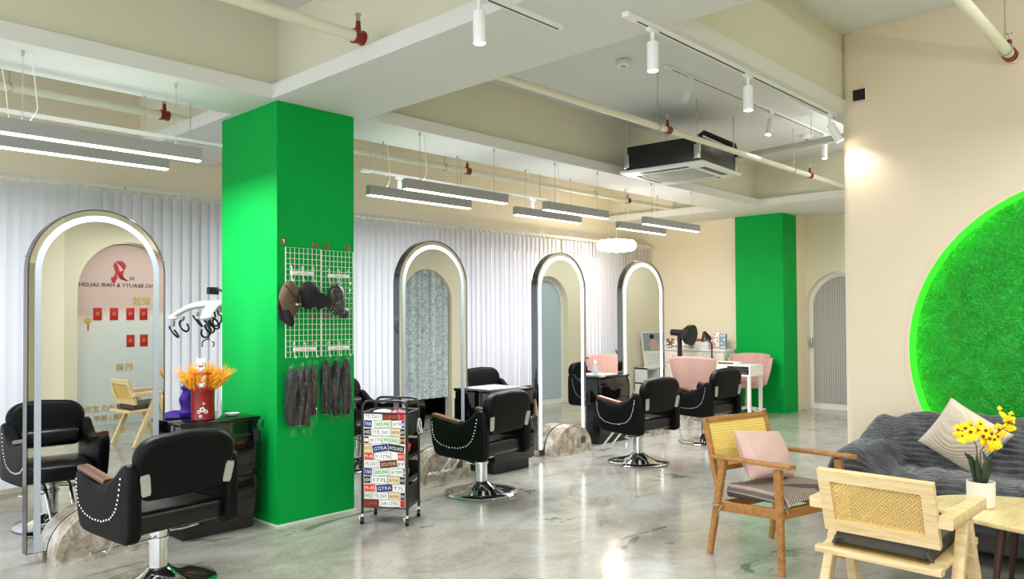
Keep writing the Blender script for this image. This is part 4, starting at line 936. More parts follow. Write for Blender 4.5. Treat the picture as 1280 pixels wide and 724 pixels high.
# white shelf with calendar, opposite the last mirror
SX0, SY0 = 10.95, 2.24
t = thing('white_cube_shelf', 'low white cube shelf reflected in the last mirror', 'shelf', (SX0, SY0, 0))
f = MB()
for z in (0, 0.26, 0.52): f.box(0, 0.9, 0, 0.3, z, z+0.025)
for x in (0, 0.2917, 0.583, 0.875): f.box(x, x+0.025, 0, 0.3, 0, 0.545)
f.box(0, 0.9, 0, 0.01, 0, 0.545); f.build('carcass', white_plastic, t, smooth=False)
t = thing('wall_calendar', 'calendar with a photo print leaning on the white cube shelf, seen in the last mirror', 'calendar', (SX0+0.47, SY0+0.10, 0.546))
f = MB(); f.T = TR((0, 0, 0), 0, R(8)); f.m = 0; f.box(-0.32, 0.32, 0, 0.006, 0, 0.64); f.m = 1; f.box(-0.29, 0.29, 0.0062, 0.007, 0.29, 0.615)
f.m = 2; f.add([(0.12+0.0, 0.0075, 0.30), (-0.10, 0.0075, 0.30), (-0.16, 0.0075, 0.40), (-0.05, 0.0075, 0.52), (0.05, 0.0075, 0.46), (0.14, 0.0075, 0.38)], [(0, 1, 2, 3, 4, 5)])
f.m = 3; f.add([(-0.06+0.06*cos(2*pi*k/16), 0.008, 0.545+0.045*sin(2*pi*k/16)) for k in range(16)], [tuple(range(16))])
f.m = 4
for r_ in range(5):
    for k in range(7): f.box(-0.22+0.065*k, -0.20+0.065*k, 0.0062, 0.0068, 0.05+0.042*r_, 0.062+0.042*r_)
f.build('calendar_sheet', [white_plastic, mat('photo_grey', (150, 156, 170), 0.5), mat('photo_skin', (206, 172, 156), 0.5), black_ink, dark_ink], t, smooth=False)

# ------------------------------------------------------------------ waiting corner
def loop_frame(f, x0, x1, z0, z1, w, th, y=0.0):   # rectangular frame in the xz plane
    f.bar((x0, y, z1-w/2), (x1, y, z1-w/2), th, w, up=(0, 0, 1)); f.bar((x0, y, z0+w/2), (x1, y, z0+w/2), th, w, up=(0, 0, 1))
    f.bar((x0+w/2, y, z0+w), (x0+w/2, y, z1-w), w, th, up=(0, 1, 0)); f.bar((x1-w/2, y, z0+w), (x1-w/2, y, z1-w), w, th, up=(0, 1, 0))
def cane_panel(f, x0, x1, z0, z1, step, r, T=I4, diag=True):
    old = f.T; f.T = old @ T; nx = int((x1-x0)/step); nz = int((z1-z0)/step)
    if diag != 'only':
     for i in range(nx+1): x = x0+(x1-x0)*i/nx; f.box(x-r, x+r, -r, r*0.2, z0, z1)
     for j in range(nz+1): z = z0+(z1-z0)*j/nz; f.box(x0, x1, -r*0.2, r, z-r, z+r)
    if diag:
        H = z1-z0; W = x1-x0; st = step*1.0; k = -int(H/st)
        while k*st < W:
            for sgn in (1, -1):
                a = k*st; p = []
                xa = max(a, 0); xb = min(a+H, W)
                if xb-xa > 0.004:
                    za, zb = xa-a, xb-a
                    if sgn > 0: p = [(x0+xa, 0, z0+za), (x0+xb, 0, z0+zb)]
                    else: p = [(x1-xa, 0, z0+za), (x1-xb, 0, z0+zb)]
                    f.bar(p[0], p[1], r*1.4, r*0.8, up=(0, 1, 0))
            k += 1
    f.T = old
def rot_pillow(f, sx, sy, th, T, n=26, corner=0.08):
    def top(s):
        def fn(u, v):
            x, y = 2*u-1, 2*v-1; e = (max(0, 1-x**2)*max(0, 1-y**2))**0.42
            pin = 1-corner*(1-abs(x))*0-corner*0.6*((abs(x)**2)*(1-abs(y)**3)*0+0) ; k = 1-0.07*(1-x*x)*(abs(y)**6) if True else 1
            k2 = 1-0.07*(1-y*y)*(abs(x)**6)
            return (sx/2*x*k2, s*th/2*e*(1+0.06*sin(5*x+2*y)*sin(4*y)), sy/2*y*k)
        return fn
    old = f.T; f.T = old @ T; f.grid(n, n, top(1)); f.grid(n, n, top(-1)); f.T = old
# brown armchair with a cane back
t = thing('brown_wood_armchair', 'brown wooden armchair with a cane back and a pink pillow', 'armchair', (4.49, 2.03, 0), R(-103-90))
for s in (-1, 1):
    f = MB(); f.bar((s*0.29, 0.225, 0.0), (s*0.285, 0.20, 0.585), 0.03, 0.034, w1=0.036, h1=0.05, r=0.008); f.build('leg', wood_brown, t)
    f = MB(); f.bar((s*0.29, -0.30, 0.0), (s*0.285, -0.19, 0.585), 0.03, 0.034, w1=0.036, h1=0.05, r=0.008); f.build('leg', wood_brown, t)
    f = MB(); f.bar((s*0.287, -0.27, 0.595), (s*0.287, 0.30, 0.615), 0.055, 0.024, r=0.008); f.build('armrest', wood_brown, t)
f = MB()
for s in (-1, 1): f.bar((s*0.265, -0.235, 0.30), (s*0.265, 0.215, 0.335), 0.026, 0.06, r=0.006)
f.bar((-0.27, 0.205, 0.335), (0.27, 0.205, 0.335), 0.026, 0.06, r=0.006); f.bar((-0.27, -0.235, 0.30), (0.27, -0.235, 0.30), 0.026, 0.06, r=0.006)
f.build('seat_frame', wood_brown, t)
B = TR((0, -0.225, 0.36), 0, R(14)); f = MB(); f.T = B
f.bar((-0.29, 0, 0.46), (0.29, 0, 0.46), 0.03, 0.035, r=0.006); f.bar((-0.29, 0, 0.16), (0.29, 0, 0.16), 0.028, 0.03, r=0.006)
for s in (-1, 1): f.bar((s*0.28, 0, 0.0), (s*0.28, 0, 0.475), 0.032, 0.03, up=(0, 1, 0), r=0.006)
bk = f.build('back_frame', wood_brown, t)
f = MB(); f.T = B; cane_panel(f, -0.265, 0.265, 0.175, 0.443, 0.016, 0.0042, diag=False); f.build('cane_back', mat('yellow_cane', (240, 214, 116), 0.55), bk, smooth=False)['label'] = 'yellow woven cane panel'
f = MB(); f.tube([(0.30+0.03*cos(a), -0.235+0.035*sin(a), 0.31+0.006*sin(2*a)) for a in [2*pi*k/14 for k in range(14)]], 0.004, 5, True); f.tube([(0.30, -0.2, 0.31), (0.33, -0.19, 0.29), (0.32, -0.2, 0.25)], 0.004, 5); f.build('cushion_tie', mat('tie_ribbon', (170, 160, 140), 0.8), t)
cu = thing('seat_cushion', 'grey striped cushion on the brown wooden armchair', 'cushion', (4.49, 2.03, 0.372), R(-103-90))
f = MB(); f.T = TR((0, 0, 0), 0, R(4)); f.rprism([(-0.245, -0.2), (0.245, -0.2), (0.25, 0.0), (0.245, 0.225), (-0.245, 0.225), (-0.25, 0)], 0.0, 0.055, 0.02, 'z', 4, 0.008); f.build('cushion_body', grey_fab, cu, ang=70)
f = MB()
def matfn(u, v):
    y = lerp(-0.19, 0.245, v); z = 0.07+0.006*sin(7*u+3*v)+0.035*(y/0.43)*0.2
    if v > 0.93: z -= 0.05*smooth01((v-0.93)/0.07)
    x = lerp(-0.262, 0.262, u); ed = max(0, abs(2*u-1)-0.92)/0.08; z -= 0.05*smooth01(ed)
    return (x, y, z)
f.grid(30, 24, matfn); f.build('ribbed_cover', mat_stripe, cu, ang=80)['label'] = 'ribbed taupe cover sheet'
pp = thing('pink_pillow', 'fluffy pink pillow leaning on the cane back of the brown armchair', 'pillow', (4.49, 2.03, 0.472), R(-103-90))
f = MB(); rot_pillow(f, 0.46, 0.31, 0.16, TR((0.0, -0.115, 0.128), R(4), R(26), R(-6))); f.build('pillow_body', pink_fur, pp, ang=80)

# pale armchair with inverted V legs
t = thing('pale_wood_armchair', 'pale wooden armchair with V shaped legs and a cane back, seen from behind', 'armchair', (3.74, 1.15, 0), R(-92))
for s in (-1, 1):
    f = MB(); f.bar((s*0.275, -0.22, 0.0), (s*0.265, 0.03, 0.57), 0.045, 0.05, r=0.006); f.build('leg', wood_pale, t)
    f = MB(); f.bar((s*0.275, 0.26, 0.0), (s*0.265, 0.05, 0.57), 0.045, 0.05, r=0.006); f.build('leg', wood_pale, t)
    f = MB(); f.bar((s*0.268, -0.23, 0.60), (s*0.268, 0.25, 0.605), 0.06, 0.05, r=0.006); f.build('armrest', wood_pale, t)
f = MB(); f.bar((-0.26, -0.24, 0.40), (0.26, -0.24, 0.40), 0.05, 0.03, r=0.005); f.bar((-0.26, 0.23, 0.43), (0.26, 0.23, 0.43), 0.05, 0.03, r=0.005)
for s in (-1, 1): f.bar((s*0.225, -0.24, 0.40), (s*0.225, 0.25, 0.431), 0.05, 0.03, r=0.005)
sf = f.build('seat_frame', wood_pale, t)
f = MB(); cane_panel(f, -0.2, 0.2, -0.215, 0.205, 0.019, 0.0045, Matrix.Translation((0, 0, 0.405)) @ Matrix.Rotation(R(-90+3.5), 4, 'X') @ Matrix.Scale(-1, 4, (0, 0, 1)), 'only'); f.build('cane_seat', cane, sf, smooth=False)
B = TR((0, -0.185, 0.482), 0, R(17)); f = MB(); f.T = B; loop_frame(f, -0.24, 0.24, 0.0, 0.295, 0.052, 0.03); bk = f.build('back_frame', wood_pale, t, ang=30)
f = MB(); f.T = B; cane_panel(f, -0.19, 0.19, 0.05, 0.245, 0.019, 0.0048, diag='only'); f.build('cane_back', cane, bk, smooth=False)['label'] = 'honey coloured woven cane panel'
t = thing('seat_pad', 'dark grey seat pad on the pale wooden armchair', 'cushion', (3.74, 1.15, 0.424), R(-92))
f = MB(); f.T = TR((0, 0, 0), 0, R(3.5)); f.rprism([(-0.2, -0.175), (0.2, -0.175), (0.205, 0), (0.2, 0.2), (-0.2, 0.2), (-0.205, 0)], 0.0, 0.062, 0.02, 'z', 4, 0.006); f.build('pad_body', grey_fab, t, ang=70)
for s in (-1, 1): f = MB(); f.tube([(s*0.17, -0.17, 0.02), (s*0.19, -0.2, 0.03), (s*0.205, -0.19, -0.005), (s*0.2, -0.17, -0.01)], 0.009, 6); f.build('corner_tie', grey_fab, t)

# oval coffee table and orchid
t = thing('coffee_table', 'pale oval coffee table on dark tapered legs beside the sofa', 'table', (4.64, 0.52, 0))
f = MB(); f.rprism([(0.40*cos(2*pi*k/64), 0.74*sin(2*pi*k/64)) for k in range(64)], 0.422, 0.45, 0.009, 'z', 3); f.build('tabletop', wood_top, t, ang=60)
for sx in (-1, 1):
    for sy in (-1, 1): f = MB(); f.tube([(sx*0.17, sy*0.36, 0.422), (sx*0.20, sy*0.40, 0.0)], 0.022, 12, r1=0.012); f.build('leg', wood_leg, t)
t = thing('orchid', 'yellow orchid in a ribbed white pot on the oval table', 'plant', (4.60, 1.0, 0.45))
f = MB(); pr_ = [(0.052, 0.0), (0.062, 0.004), (0.064, 0.01)]
for k in range(22): pr_.append((0.0655+(0.0012 if k % 2 else -0.0008), 0.012+0.118*k/21))
pr_ += [(0.0665, 0.134), (0.060, 0.134), (0.058, 0.115), (0.0, 0.113)]
f.lathe(pr_, n=36); f.build('pot', pot_m, t)
f = MB(); f.lathe([(0.0, 0.122), (0.03, 0.121), (0.057, 0.116)], n=20); blob(f, (-0.02, 0.02, 0.122), 0.025, 0.02, 0.012, 0.3, 3); f.build('bark', soil_m, t)
f = MB(); f.lathe([(0.09, -0.0), (0.0, 0.0)], n=4)
# camera looks along (0.726, 0.687): image-right is (0.687, -0.726)
IR = Vector((0.687, -0.726, 0)); IF = Vector((0.726, 0.687, 0))
def ip(r, z, d=0.0): return IR*r+IF*d+Vector((0, 0, z))
def leaf(pts, w, m, nm='leaf'):
    f = MB(); n = len(pts)
    def P(u):
        x = u*(n-1); i = min(int(x), n-2); return Vector(pts[i]).lerp(Vector(pts[i+1]), x-i)
    def fn(u, v):
        p = P(u); tn = (P(min(u+0.05, 1))-P(max(u-0.05, 0))).normalized(); sd = tn.cross(IF).normalized()
        ww = w*sin(pi*(0.12+0.88*u)**0.8)**0.8 if u < 0.999 else 0
        return tuple(p+sd*(ww*(2*v-1))-IF*(0.4*w*(1-(2*v-1)**2)))
    f.grid(16, 7, fn); return f.build(nm, m, t, ang=80)
leaf([ip(-0.02, 0.12), ip(-0.03, 0.19), ip(-0.05, 0.25), ip(-0.085, 0.285)], 0.020, leaf_m)
leaf([ip(-0.015, 0.12, -0.02), ip(-0.025, 0.18, -0.02), ip(-0.03, 0.24, -0.02), ip(-0.03, 0.28, -0.02)], 0.014, leaf_m)
leaf([ip(0.0, 0.12, -0.01), ip(0.015, 0.18, -0.02), ip(0.02, 0.24, -0.02), ip(0.012, 0.29, 0)], 0.020, leaf_m)
leaf([ip(0.02, 0.12), ip(0.035, 0.18), ip(0.05, 0.25), ip(0.075, 0.285, 0.01)], 0.020, leaf_m)
leaf([ip(0.015, 0.12, 0.02), ip(0.03, 0.17, 0.02), ip(0.045, 0.21, 0.02), ip(0.055, 0.235, 0.02)], 0.018, leaf_m)
for pts in ([ip(-0.01, 0.12), ip(-0.015, 0.25), ip(-0.02, 0.32), ip(-0.05, 0.37), ip(-0.10, 0.40), ip(-0.125, 0.39)], [ip(0.0, 0.12), ip(0.0, 0.28), ip(0.03, 0.34), ip(0.09, 0.385), ip(0.14, 0.42), ip(0.17, 0.45)]):
    f = MB(); f.tube(pts, 0.0035, 7, r1=0.0018); f.build('stem', stem_m, t)
fl = MB(); fl.m = 0
for k, (a, l, w) in enumerate(((90, 0.022, 0.010), (30, 0.020, 0.011), (150, 0.020, 0.011))):
    a = R(a); fl.grid(7, 5, lambda u, v: (cos(a)*l*u-sin(a)*w*sin(pi*u)**0.6*(2*v-1) if 0 < u < 1 else cos(a)*l*u, 0.004*u*u, sin(a)*l*u+cos(a)*w*sin(pi*u)**0.6*(2*v-1) if 0 < u < 1 else sin(a)*l*u))
fl.grid(9, 9, lambda u, v: (0.024*sin(pi*u)*(2*v-1), -0.006*sin(pi*u), -0.004-0.034*u))
fl.m = 1; fl.ball((0, -0.006, -0.003), 0.006, 0.005, 0.006, 8, 6)
fl0 = None
for r_, z, d, s in ((-0.115, 0.405, 0, .9), (-0.085, 0.415, -.01, 1), (-0.06, 0.395, -.02, 1.1), (-0.095, 0.375, .0, 1), (-0.045, 0.425, .01, .95), (-0.02, 0.405, -.01, 1.1), (-0.005, 0.375, -.02, 1.25), (0.025, 0.40, 0, 1.1), (0.03, 0.36, -.02, 1.15),
                    (0.055, 0.385, 0, 1.1), (0.065, 0.355, -.01, 1), (0.045, 0.335, -.02, 1), (0.09, 0.37, 0, .9), (0.105, 0.405, .01, 1), (0.085, 0.335, 0, .8), (0.145, 0.445, 0, 1.05), (0.17, 0.435, .01, 1), (0.125, 0.50, .02, .9), (0.18, 0.475, .02, .7), (0.015, 0.43, .02, .8)):
    if fl0 is None: fl0 = fl.build('flower', [yellow_petal, brown_lip], t, ang=80); o = fl0
    else: o = fl0.copy(); COL.objects.link(o); o.parent = t
    o.location = ip(r_, z, d); o.scale = (s*1.3,)*3; o.rotation_euler = (rnd.uniform(-.4, .4), rnd.uniform(-.5, .5), atan2(IF.y, IF.x)-pi/2+rnd.uniform(-.6, .6))

# sofa with its throw
t = thing('sofa', 'grey sofa under a dark plush throw below the round green wall art', 'sofa', (5.45, 0.75, 0))
f = MB(); f.rbox(-0.33, 0.40, -1.2, 1.16, 0.07, 0.33, 0.03, 3); f.build('base', sofa_fab, t)
f = MB(); f.rbox(-0.36, 0.21, -1.15, 1.0, 0.335, 0.42, 0.04, 3); f.build('seat_cushion', sofa_fab, t)
f = MB(); f.rbox(0.22, 0.47, -1.2, 1.16, 0.335, 0.70, 0.06, 3); f.build('backrest', sofa_fab, t)
f = MB(); f.rbox(-0.32, 0.215, 1.01, 1.20, 0.335, 0.535, 0.05, 3); f.build('armrest', sofa_fab, t)
f = MB()
for x in (-0.28, 0.34):
    for y in (-1.1, 1.05): f.cyl((x, y, 0), (x, y, 0.07), 0.025)
f.build('feet', wood_leg, t)
tw = thing('plush_throw', 'dark grey plush throw with wavy ribs spread over the whole sofa', 'throw', (5.45, 0.75, 0))
def seg(pts, u):
    L = [0]
    for a, b in zip(pts, pts[1:]): L.append(L[-1]+math.hypot(b[0]-a[0], b[1]-a[1]))
    d = u*L[-1]
    for i in range(len(pts)-1):
        if d <= L[i+1] or i == len(pts)-2:
            k = (d-L[i])/(L[i+1]-L[i]); return (lerp(pts[i][0], pts[i+1][0], k), lerp(pts[i][1], pts[i+1][1], k))
def catm(P, n=6):
    o = []
    for i in range(len(P)-1):
        p0, p1, p2, p3 = P[max(i-1, 0)], P[i], P[i+1], P[min(i+2, len(P)-1)]
        for k in range(n):
            s = k/n; o.append(tuple(0.5*((2*p1[j])+(-p0[j]+p2[j])*s+(2*p0[j]-5*p1[j]+4*p2[j]-p3[j])*s*s+(-p0[j]+3*p1[j]-3*p2[j]+p3[j])*s**3) for j in (0, 1)))
    o.append(P[-1]); return o
MAINP = catm([(0.515, 0.36), (0.515, 0.66), (0.46, 0.755), (0.34, 0.765), (0.20, 0.68), (0.13, 0.52), (0.08, 0.455), (-0.10, 0.455), (-0.31, 0.455), (-0.385, 0.42), (-0.40, 0.33), (-0.385, 0.20)])
ARMP = catm([(0.515, 0.36), (0.515, 0.60), (0.46, 0.70), (0.34, 0.715), (0.22, 0.67), (0.14, 0.62), (0.08, 0.60), (-0.10, 0.595), (-0.28, 0.59), (-0.36, 0.55), (-0.38, 0.42), (-0.365, 0.24)])
NU, NV = 230, 170
def throw_pt(u, v):
    y = lerp(-1.25, 1.27, u)
    if u > 0.955: pass
    k = smooth01((y-0.88)/0.16)
    a = seg(MAINP, v); b = seg(ARMP, v); x = lerp(a[0], b[0], k); z = lerp(a[1], b[1], k)
    yy = y; e = max(0.0, (y-1.12)/0.15)          # fold down over the outer side
    if e > 0:
        g = e*e; z2 = lerp(z, 0.28, min(1, g)) if z > 0.28 else z; z = z2; yy = 1.12+0.13*sin(min(e, 1)*pi/2); x = lerp(x, 0.06+(x-0.06)*0.94, e)
    bigw = 0.012*sin(5*y+7*v)*sin(3.1*y-9*v)
    return Vector((x, yy, z+bigw))
cacheP = [[throw_pt(i/(NU-1), j/(NV-1)) for j in range(NV)] for i in range(NU)]
def throw_fn(u, v):
    i = round(u*(NU-1)); j = round(v*(NV-1)); p = cacheP[i][j]
    a = cacheP[min(i+1, NU-1)][j]-cacheP[max(i-1, 0)][j]; b = cacheP[i][min(j+1, NV-1)]-cacheP[i][max(j-1, 0)]
    n = a.cross(b); n = n.normalized() if n.length > 1e-9 else Vector((0, 0, 1))
    s = v*2.05; y = u*2.5
    ph = s/0.046*pi*2+1.5*sin(y*9+2.2*sin(s*6))+1.1*sin(y*23+s*11)
    return tuple(p-n*(0.0-0.019*sin(ph)*(0.7+0.3*sin(y*44+s*9))))
f = MB(); f.grid(NU, NV, throw_fn); cl = f.build('cloth', throw_m, tw, ang=180)
pl = thing('beige_pillow', 'beige ribbed pillow standing on its corner on the throw covered sofa', 'pillow', (5.50, 1.26, 0.475))
f = MB(); rot_pillow(f, 0.39, 0.39, 0.14, TR((-0.02, 0.02, 0.20), R(-90+12), R(20), R(33))); f.build('pillow_body', beige_fab, pl, ang=80)

# ------------------------------------------------------------------ ceiling fittings
def pendant(label, x0, x1, y, z, wz=ZS, upw=0.03, dn=1.0):
    L = x1-x0; t = thing('linear_pendant', label, 'pendant lamp', ((x0+x1)/2, y, z), 0, 'linear pendant lamps')
    h = L/2; f = MB(); f.box(-h, h, -0.03, 0.03, 0.004, 0.085); f.build('housing', alu, t, smooth=False)
    f = MB(); f.box(-h+0.004, h-0.004, -0.024, 0.024, -0.004, 0.0038); f.build('diffuser', bar_led, t, smooth=False)
    for s in (-1, 1):
        f = MB(); f.cyl((s*(h-0.16), 0, 0.085), (s*(h-0.16), 0, wz-z), 0.0022, n=6); f.cyl((s*(h-0.16), 0, wz-z-0.03), (s*(h-0.16), 0, wz-z), 0.009, n=8); f.cyl((s*(h-0.16), 0, 0.075), (s*(h-0.16), 0, 0.10), 0.007, n=8); f.build('suspension_wire', brushed, t)
    f = MB(); H = wz-z; f.tube([(-h+0.2, 0, H), (-h+0.22, 0.0, H*0.7), (-h+0.24, 0.01, H*0.35), (-h+0.22, 0, 0.13), (-h+0.19, 0, 0.078)], 0.003, 6); f.build('power_cord', white_plastic, t)
    area_lamp('pendant_light', (0, 0, -0.010), L-0.02, 0.05, BAR_W*dn*L/1.2, (0.94, 0.98, 1.0), t)
    area_lamp('added_uplight', (0, 0, 0.09), L-0.02, 0.05, BAR_W*upw*L/1.2, (0.95, 0.98, 1.0), t, (pi, 0, 0))  # added upward light, brightens beams and ceiling above the housing
pendant('front linear pendant lamp at the left, above the nearest mirror', 1.10, 2.29, 5.02, 2.5)
pendant('rear linear pendant lamp at the left, behind the front one', 1.06, 2.256, 5.45, 2.5)
pendant('rear linear pendant lamp above the lace curtain mirror', 3.92, 5.11, 5.39, 2.5)
pendant('front linear pendant lamp above the lace curtain mirror', 3.94, 5.13, 4.92, 2.5)
pendant('rear linear pendant lamp above the third mirror', 5.74, 6.80, 5.38, 2.5)
pendant('front linear pendant lamp above the third mirror', 5.68, 6.70, 4.93, 2.5)
pendant('rear linear pendant lamp over the cloud lamp', 7.50, 8.52, 5.36, 2.5)
pendant('farthest front linear pendant lamp, below the ceiling cassette unit', 7.36, 8.56, 4.90, 2.5)

def head(t, x, y, z, tilt=(0, 0), L=0.15, r=0.031, drop=0.085, on=True):
    # z = underside of the track; tilt = lean of the lamp axis in x and y
    f = MB(); f.rbox(x-0.045, x+0.045, y-0.014, y+0.014, z-0.02, z, 0.004); f.cyl((x, y, z-0.02), (x, y, z-drop), 0.011, n=10); b = f.build('mount', white_plastic, t)
    d = Vector((tilt[0], tilt[1], -1)).normalized(); p0 = Vector((x, y, z-drop+0.012)); p1 = p0+d*L
    f = MB(); f.cyl(p0, p1, r, n=24); f.build('spot_can', white_plastic, t)
    f = MB(); f.cyl(p1-d*0.004, p1+d*0.002, r*0.82, n=20); f.build('lens', spot_led if on else led, t)
    if on:
        l = bpy.data.lights.new('spot_light', 'SPOT'); l.energy = SPOT_W; l.spot_size = R(95); l.spot_blend = 1.0; l.color = (1, 0.92, 0.78); l.shadow_soft_size = 0.03
        o = bpy.data.objects.new('spot_light', l); COL.objects.link(o); o.parent = t; o.location = p1+d*0.02; o.rotation_euler = d.to_track_quat('-Z', 'Y').to_euler()
def track(label, x0, x1, y, z, heads, hang=None, w=0.018):
    t = thing('spot_track', label, 'track light'); f = MB(); f.m = 0
    f.box(x0, x1, y-w, y+w, z-0.022, z-0.0005); f.m = 1; f.box(x0+0.10, x1-0.02, y-0.006, y+0.006, z-0.0226, z-0.0219)
    f.m = 0; f.rbox(x0-0.01, x0+0.09, y-w-0.003, y+w+0.003, z-0.028, z-0.0005, 0.004)
    f.build('rail', [white_plastic, track_black], t, smooth=False)
    for h in heads: head(t, *h[:3], **h[3])
    if hang:
        for x in hang: f = MB(); f.cyl((x, y, z), (x, y, ZS if y > 4.9 else ZC), 0.004, n=6); f.build('hanger_rod', brushed, t)
    return t
track('spotlight track on the beam beside the top right coffer', 3.20, 5.95, 2.225, ZS, [(3.44, 2.225, ZS-0.022, {}), (4.52, 2.225, ZS-0.022, {}), (5.84, 2.225, ZS-0.022, dict(tilt=(0.35, -0.45)))])
track('short spotlight track above the middle of the photo, cut by its top edge', 1.2, 3.12, 2.585, ZS, [(2.52, 2.585, ZS-0.022, {}), (1.5, 2.585, ZS-0.022, {})])
track('spotlight track under the coffer ceiling with three heads', 5.66, 9.2, 3.53, ZC, [(6.05, 3.53, ZC-0.022, dict(tilt=(-0.45, 0.12), on=False, L=0.17)), (7.68, 3.53, ZC-0.022, dict(tilt=(-0.2, 0.1), L=0.17)), (9.1, 3.53, ZC-0.022, dict(tilt=(0, 0), L=0.17, drop=0.12))])
track('hung spotlight rail above the second and third mirror lamps', 3.88, 6.31, 5.445, 2.73, [(4.30, 5.445, 2.708, dict(L=0.08, r=0.02, on=False, drop=0.045)), (6.08, 5.445, 2.708, dict(L=0.08, r=0.02, on=False, drop=0.045))], hang=(3.98, 5.05, 6.2))
track('hung spotlight rail above the pendant lamps at the far left', 0.3, 2.63, 5.415, 2.73, [], hang=(0.9, 2.4))

def sprinkler_pipe(label, x0, x1, y, z, r, sprinks, rods, top=ZC):
    t = thing('sprinkler_pipe', label, 'pipe'); f = MB(); f.cyl((x0, y, z), (x1, y, z), r, n=16); f.build('pipe', pipe_m, t)
    for x in sprinks:
        f = MB(); f.cyl((x-0.028, y, z), (x+0.028, y, z), r*1.18, n=16); f.cyl((x-0.034, y, z), (x-0.026, y, z), r*1.3, n=16); f.cyl((x+0.026, y, z), (x+0.034, y, z), r*1.3, n=16); f.cyl((x, y, z+r*0.9), (x, y, z+r+0.06), r*0.55, r*0.4, n=12); v = f.build('red_fitting', red_valve, t)
        f = MB(); f.cyl((x, y, z+r+0.06), (x, y, z+r+0.10), 0.008, n=8); f.cyl((x, y, z+r+0.10), (x, y, z+r+0.106), 0.02, n=12); f.cyl((x-0.012, y, z+r+0.06), (x-0.012, y, z+r+0.10), 0.003, n=6); f.cyl((x+0.012, y, z+r+0.06), (x+0.012, y, z+r+0.10), 0.003, n=6); f.build('sprinkler_head', brushed, v)
    for x in rods:
        f = MB(); f.cyl((x, y, z+r+0.01), (x, y, top), 0.005, n=6); f.tube([(x, y+(r+0.006)*cos(2*pi*k/14), z+(r+0.006)*sin(2*pi*k/14)) for k in range(14)], 0.005, 6, True); f.build('hanger', brushed, t)
sprinkler_pipe('cream sprinkler pipe crossing the middle coffer in front of the ceiling cassette', 3.5, 10.25, 3.70, 3.12, 0.028, (5.95, 9.08), (5.79, 8.62))
sprinkler_pipe('cream sprinkler pipe with a red fitting at the top left of the photo', -2.5, 2.74, 3.78, 3.12, 0.034, (2.68,), (0.6,))
sprinkler_pipe('cream sprinkler pipe at the top right, running to the wall', -2.5, 5.99, 1.07, 3.15, 0.034, (5.87,), (5.75, 1.5))
sprinkler_pipe('cream sprinkler pipe above the vertical blinds', -2.5, 10.2, 6.30, 3.1, 0.032, (2.58, 5.94, 9.06), (1.5, 5.6, 8.3))

# ceiling cassette
t = thing('air_conditioner', 'black ceiling cassette air conditioner with a white grille hung in the coffer', 'air conditioner', (7.17, 4.30, 2.95), R(4))
f = MB(); f.rbox(-0.42, 0.42, -0.42, 0.42, 0.035, 0.29, 0.012); f.build('body', black_metal, t)
f = MB(); o = [(-0.46, -0.46), (0.46, -0.46), (0.46, 0.46), (-0.46, 0.46)]
f.rbox(-0.475, 0.475, -0.475, 0.475, 0.0, 0.034, 0.014, 3); p = f.build('panel', white_plastic, t)
f = MB()
for a in range(4): f.T = TR((0, 0, 0), a*pi/2); f.rbox(-0.27, 0.27, -0.405, -0.345, -0.003, 0.002, 0.002)
f.T = I4; f.build('air_slot', mat('slot_shadow', (70, 72, 72), 0.5), p)
f = MB(); f.rbox(-0.27, 0.27, -0.27, 0.27, -0.008, 0.001, 0.004)
f.build('grille', speckle('grille_grey', (176, 176, 170), (160, 160, 154), 90, 0.5), p)
f = MB()
for a in range(4): f.T = TR((0, 0, 0), a*pi/2); f.rbox(-0.25, 0.25, -0.335, -0.300, -0.010, -0.002, 0.003)
f.T = I4; f.build('louvre', white_plastic, p)
for sx in (-1, 1):
    for sy in (-1, 1):
        f = MB(); f.cyl((sx*0.435, sy*0.40, 0.10), (sx*0.435, sy*0.40, ZC-2.95), 0.006, n=8); f.rbox(sx*0.435-0.015, sx*0.435+0.015, sy*0.40-0.03, sy*0.40+0.03, 0.06, 0.2, 0.003); f.build('hanger', brushed, t)
f = MB(); f.tube([(0.40, -0.05, 0.24), (0.42, -0.02, 0.50), (0.45, -0.05, 0.53), (0.50, -0.10, 0.50), (0.56, -0.35, 0.36), (0.58, -0.38, 0.24)], 0.03, 10); f.build('insulated_pipe', black_matte, t)
d = thing('drain_duct', 'grey duct running from the ceiling cassette to the right', 'duct', (8.1, 4.3, 3.26))
f = MB(); f.cyl((-0.5, -0.1, 0), (0.05, -0.1, 0.0), 0.035, n=14); f.cyl((0.05, -0.06, 0), (0.05, -1.95, 0.06), 0.04, n=14); f.build('duct', speckle('grey_duct', (196, 196, 186), (186, 186, 176), 5, 0.5), d)
f = MB(); f.cyl((0.05, -1.0, 0.04), (0.05, -1.0, ZC-3.26), 0.005, n=6); f.build('hanger', brushed, d)
def smoke(label, loc, sq):
    t = thing('smoke_detector', label, 'detector', loc, 0.2, 'smoke detectors')
    f = MB()
    if sq: f.rbox(-0.05, 0.05, -0.05, 0.05, -0.055, -0.001, 0.012)
    else: f.lathe([(0.03, -0.05), (0.06, -0.045), (0.075, -0.02), (0.075, -0.001)], n=24)
    f.build('cover', white_plastic, t)
    f = MB(); f.rbox(-0.02, 0.02, -0.02, 0.02, -0.060, -0.0515, 0.003); f.build('sensor', alu, t)
smoke('small square detector on the coffer ceiling near the track', (5.3, 3.72, ZC), True)
smoke('round white detector on the coffer ceiling near the right wall', (9.05, 3.72, ZC), False)
t = thing('wall_vent', 'small dark vent in the cream wall above the spotlight beam end', 'vent', (5.996, 2.06, 3.11))
f = MB(); f.box(-0.012, 0.003, -0.045, 0.045, -0.04, 0.04); f.build('opening', dark_void, t)
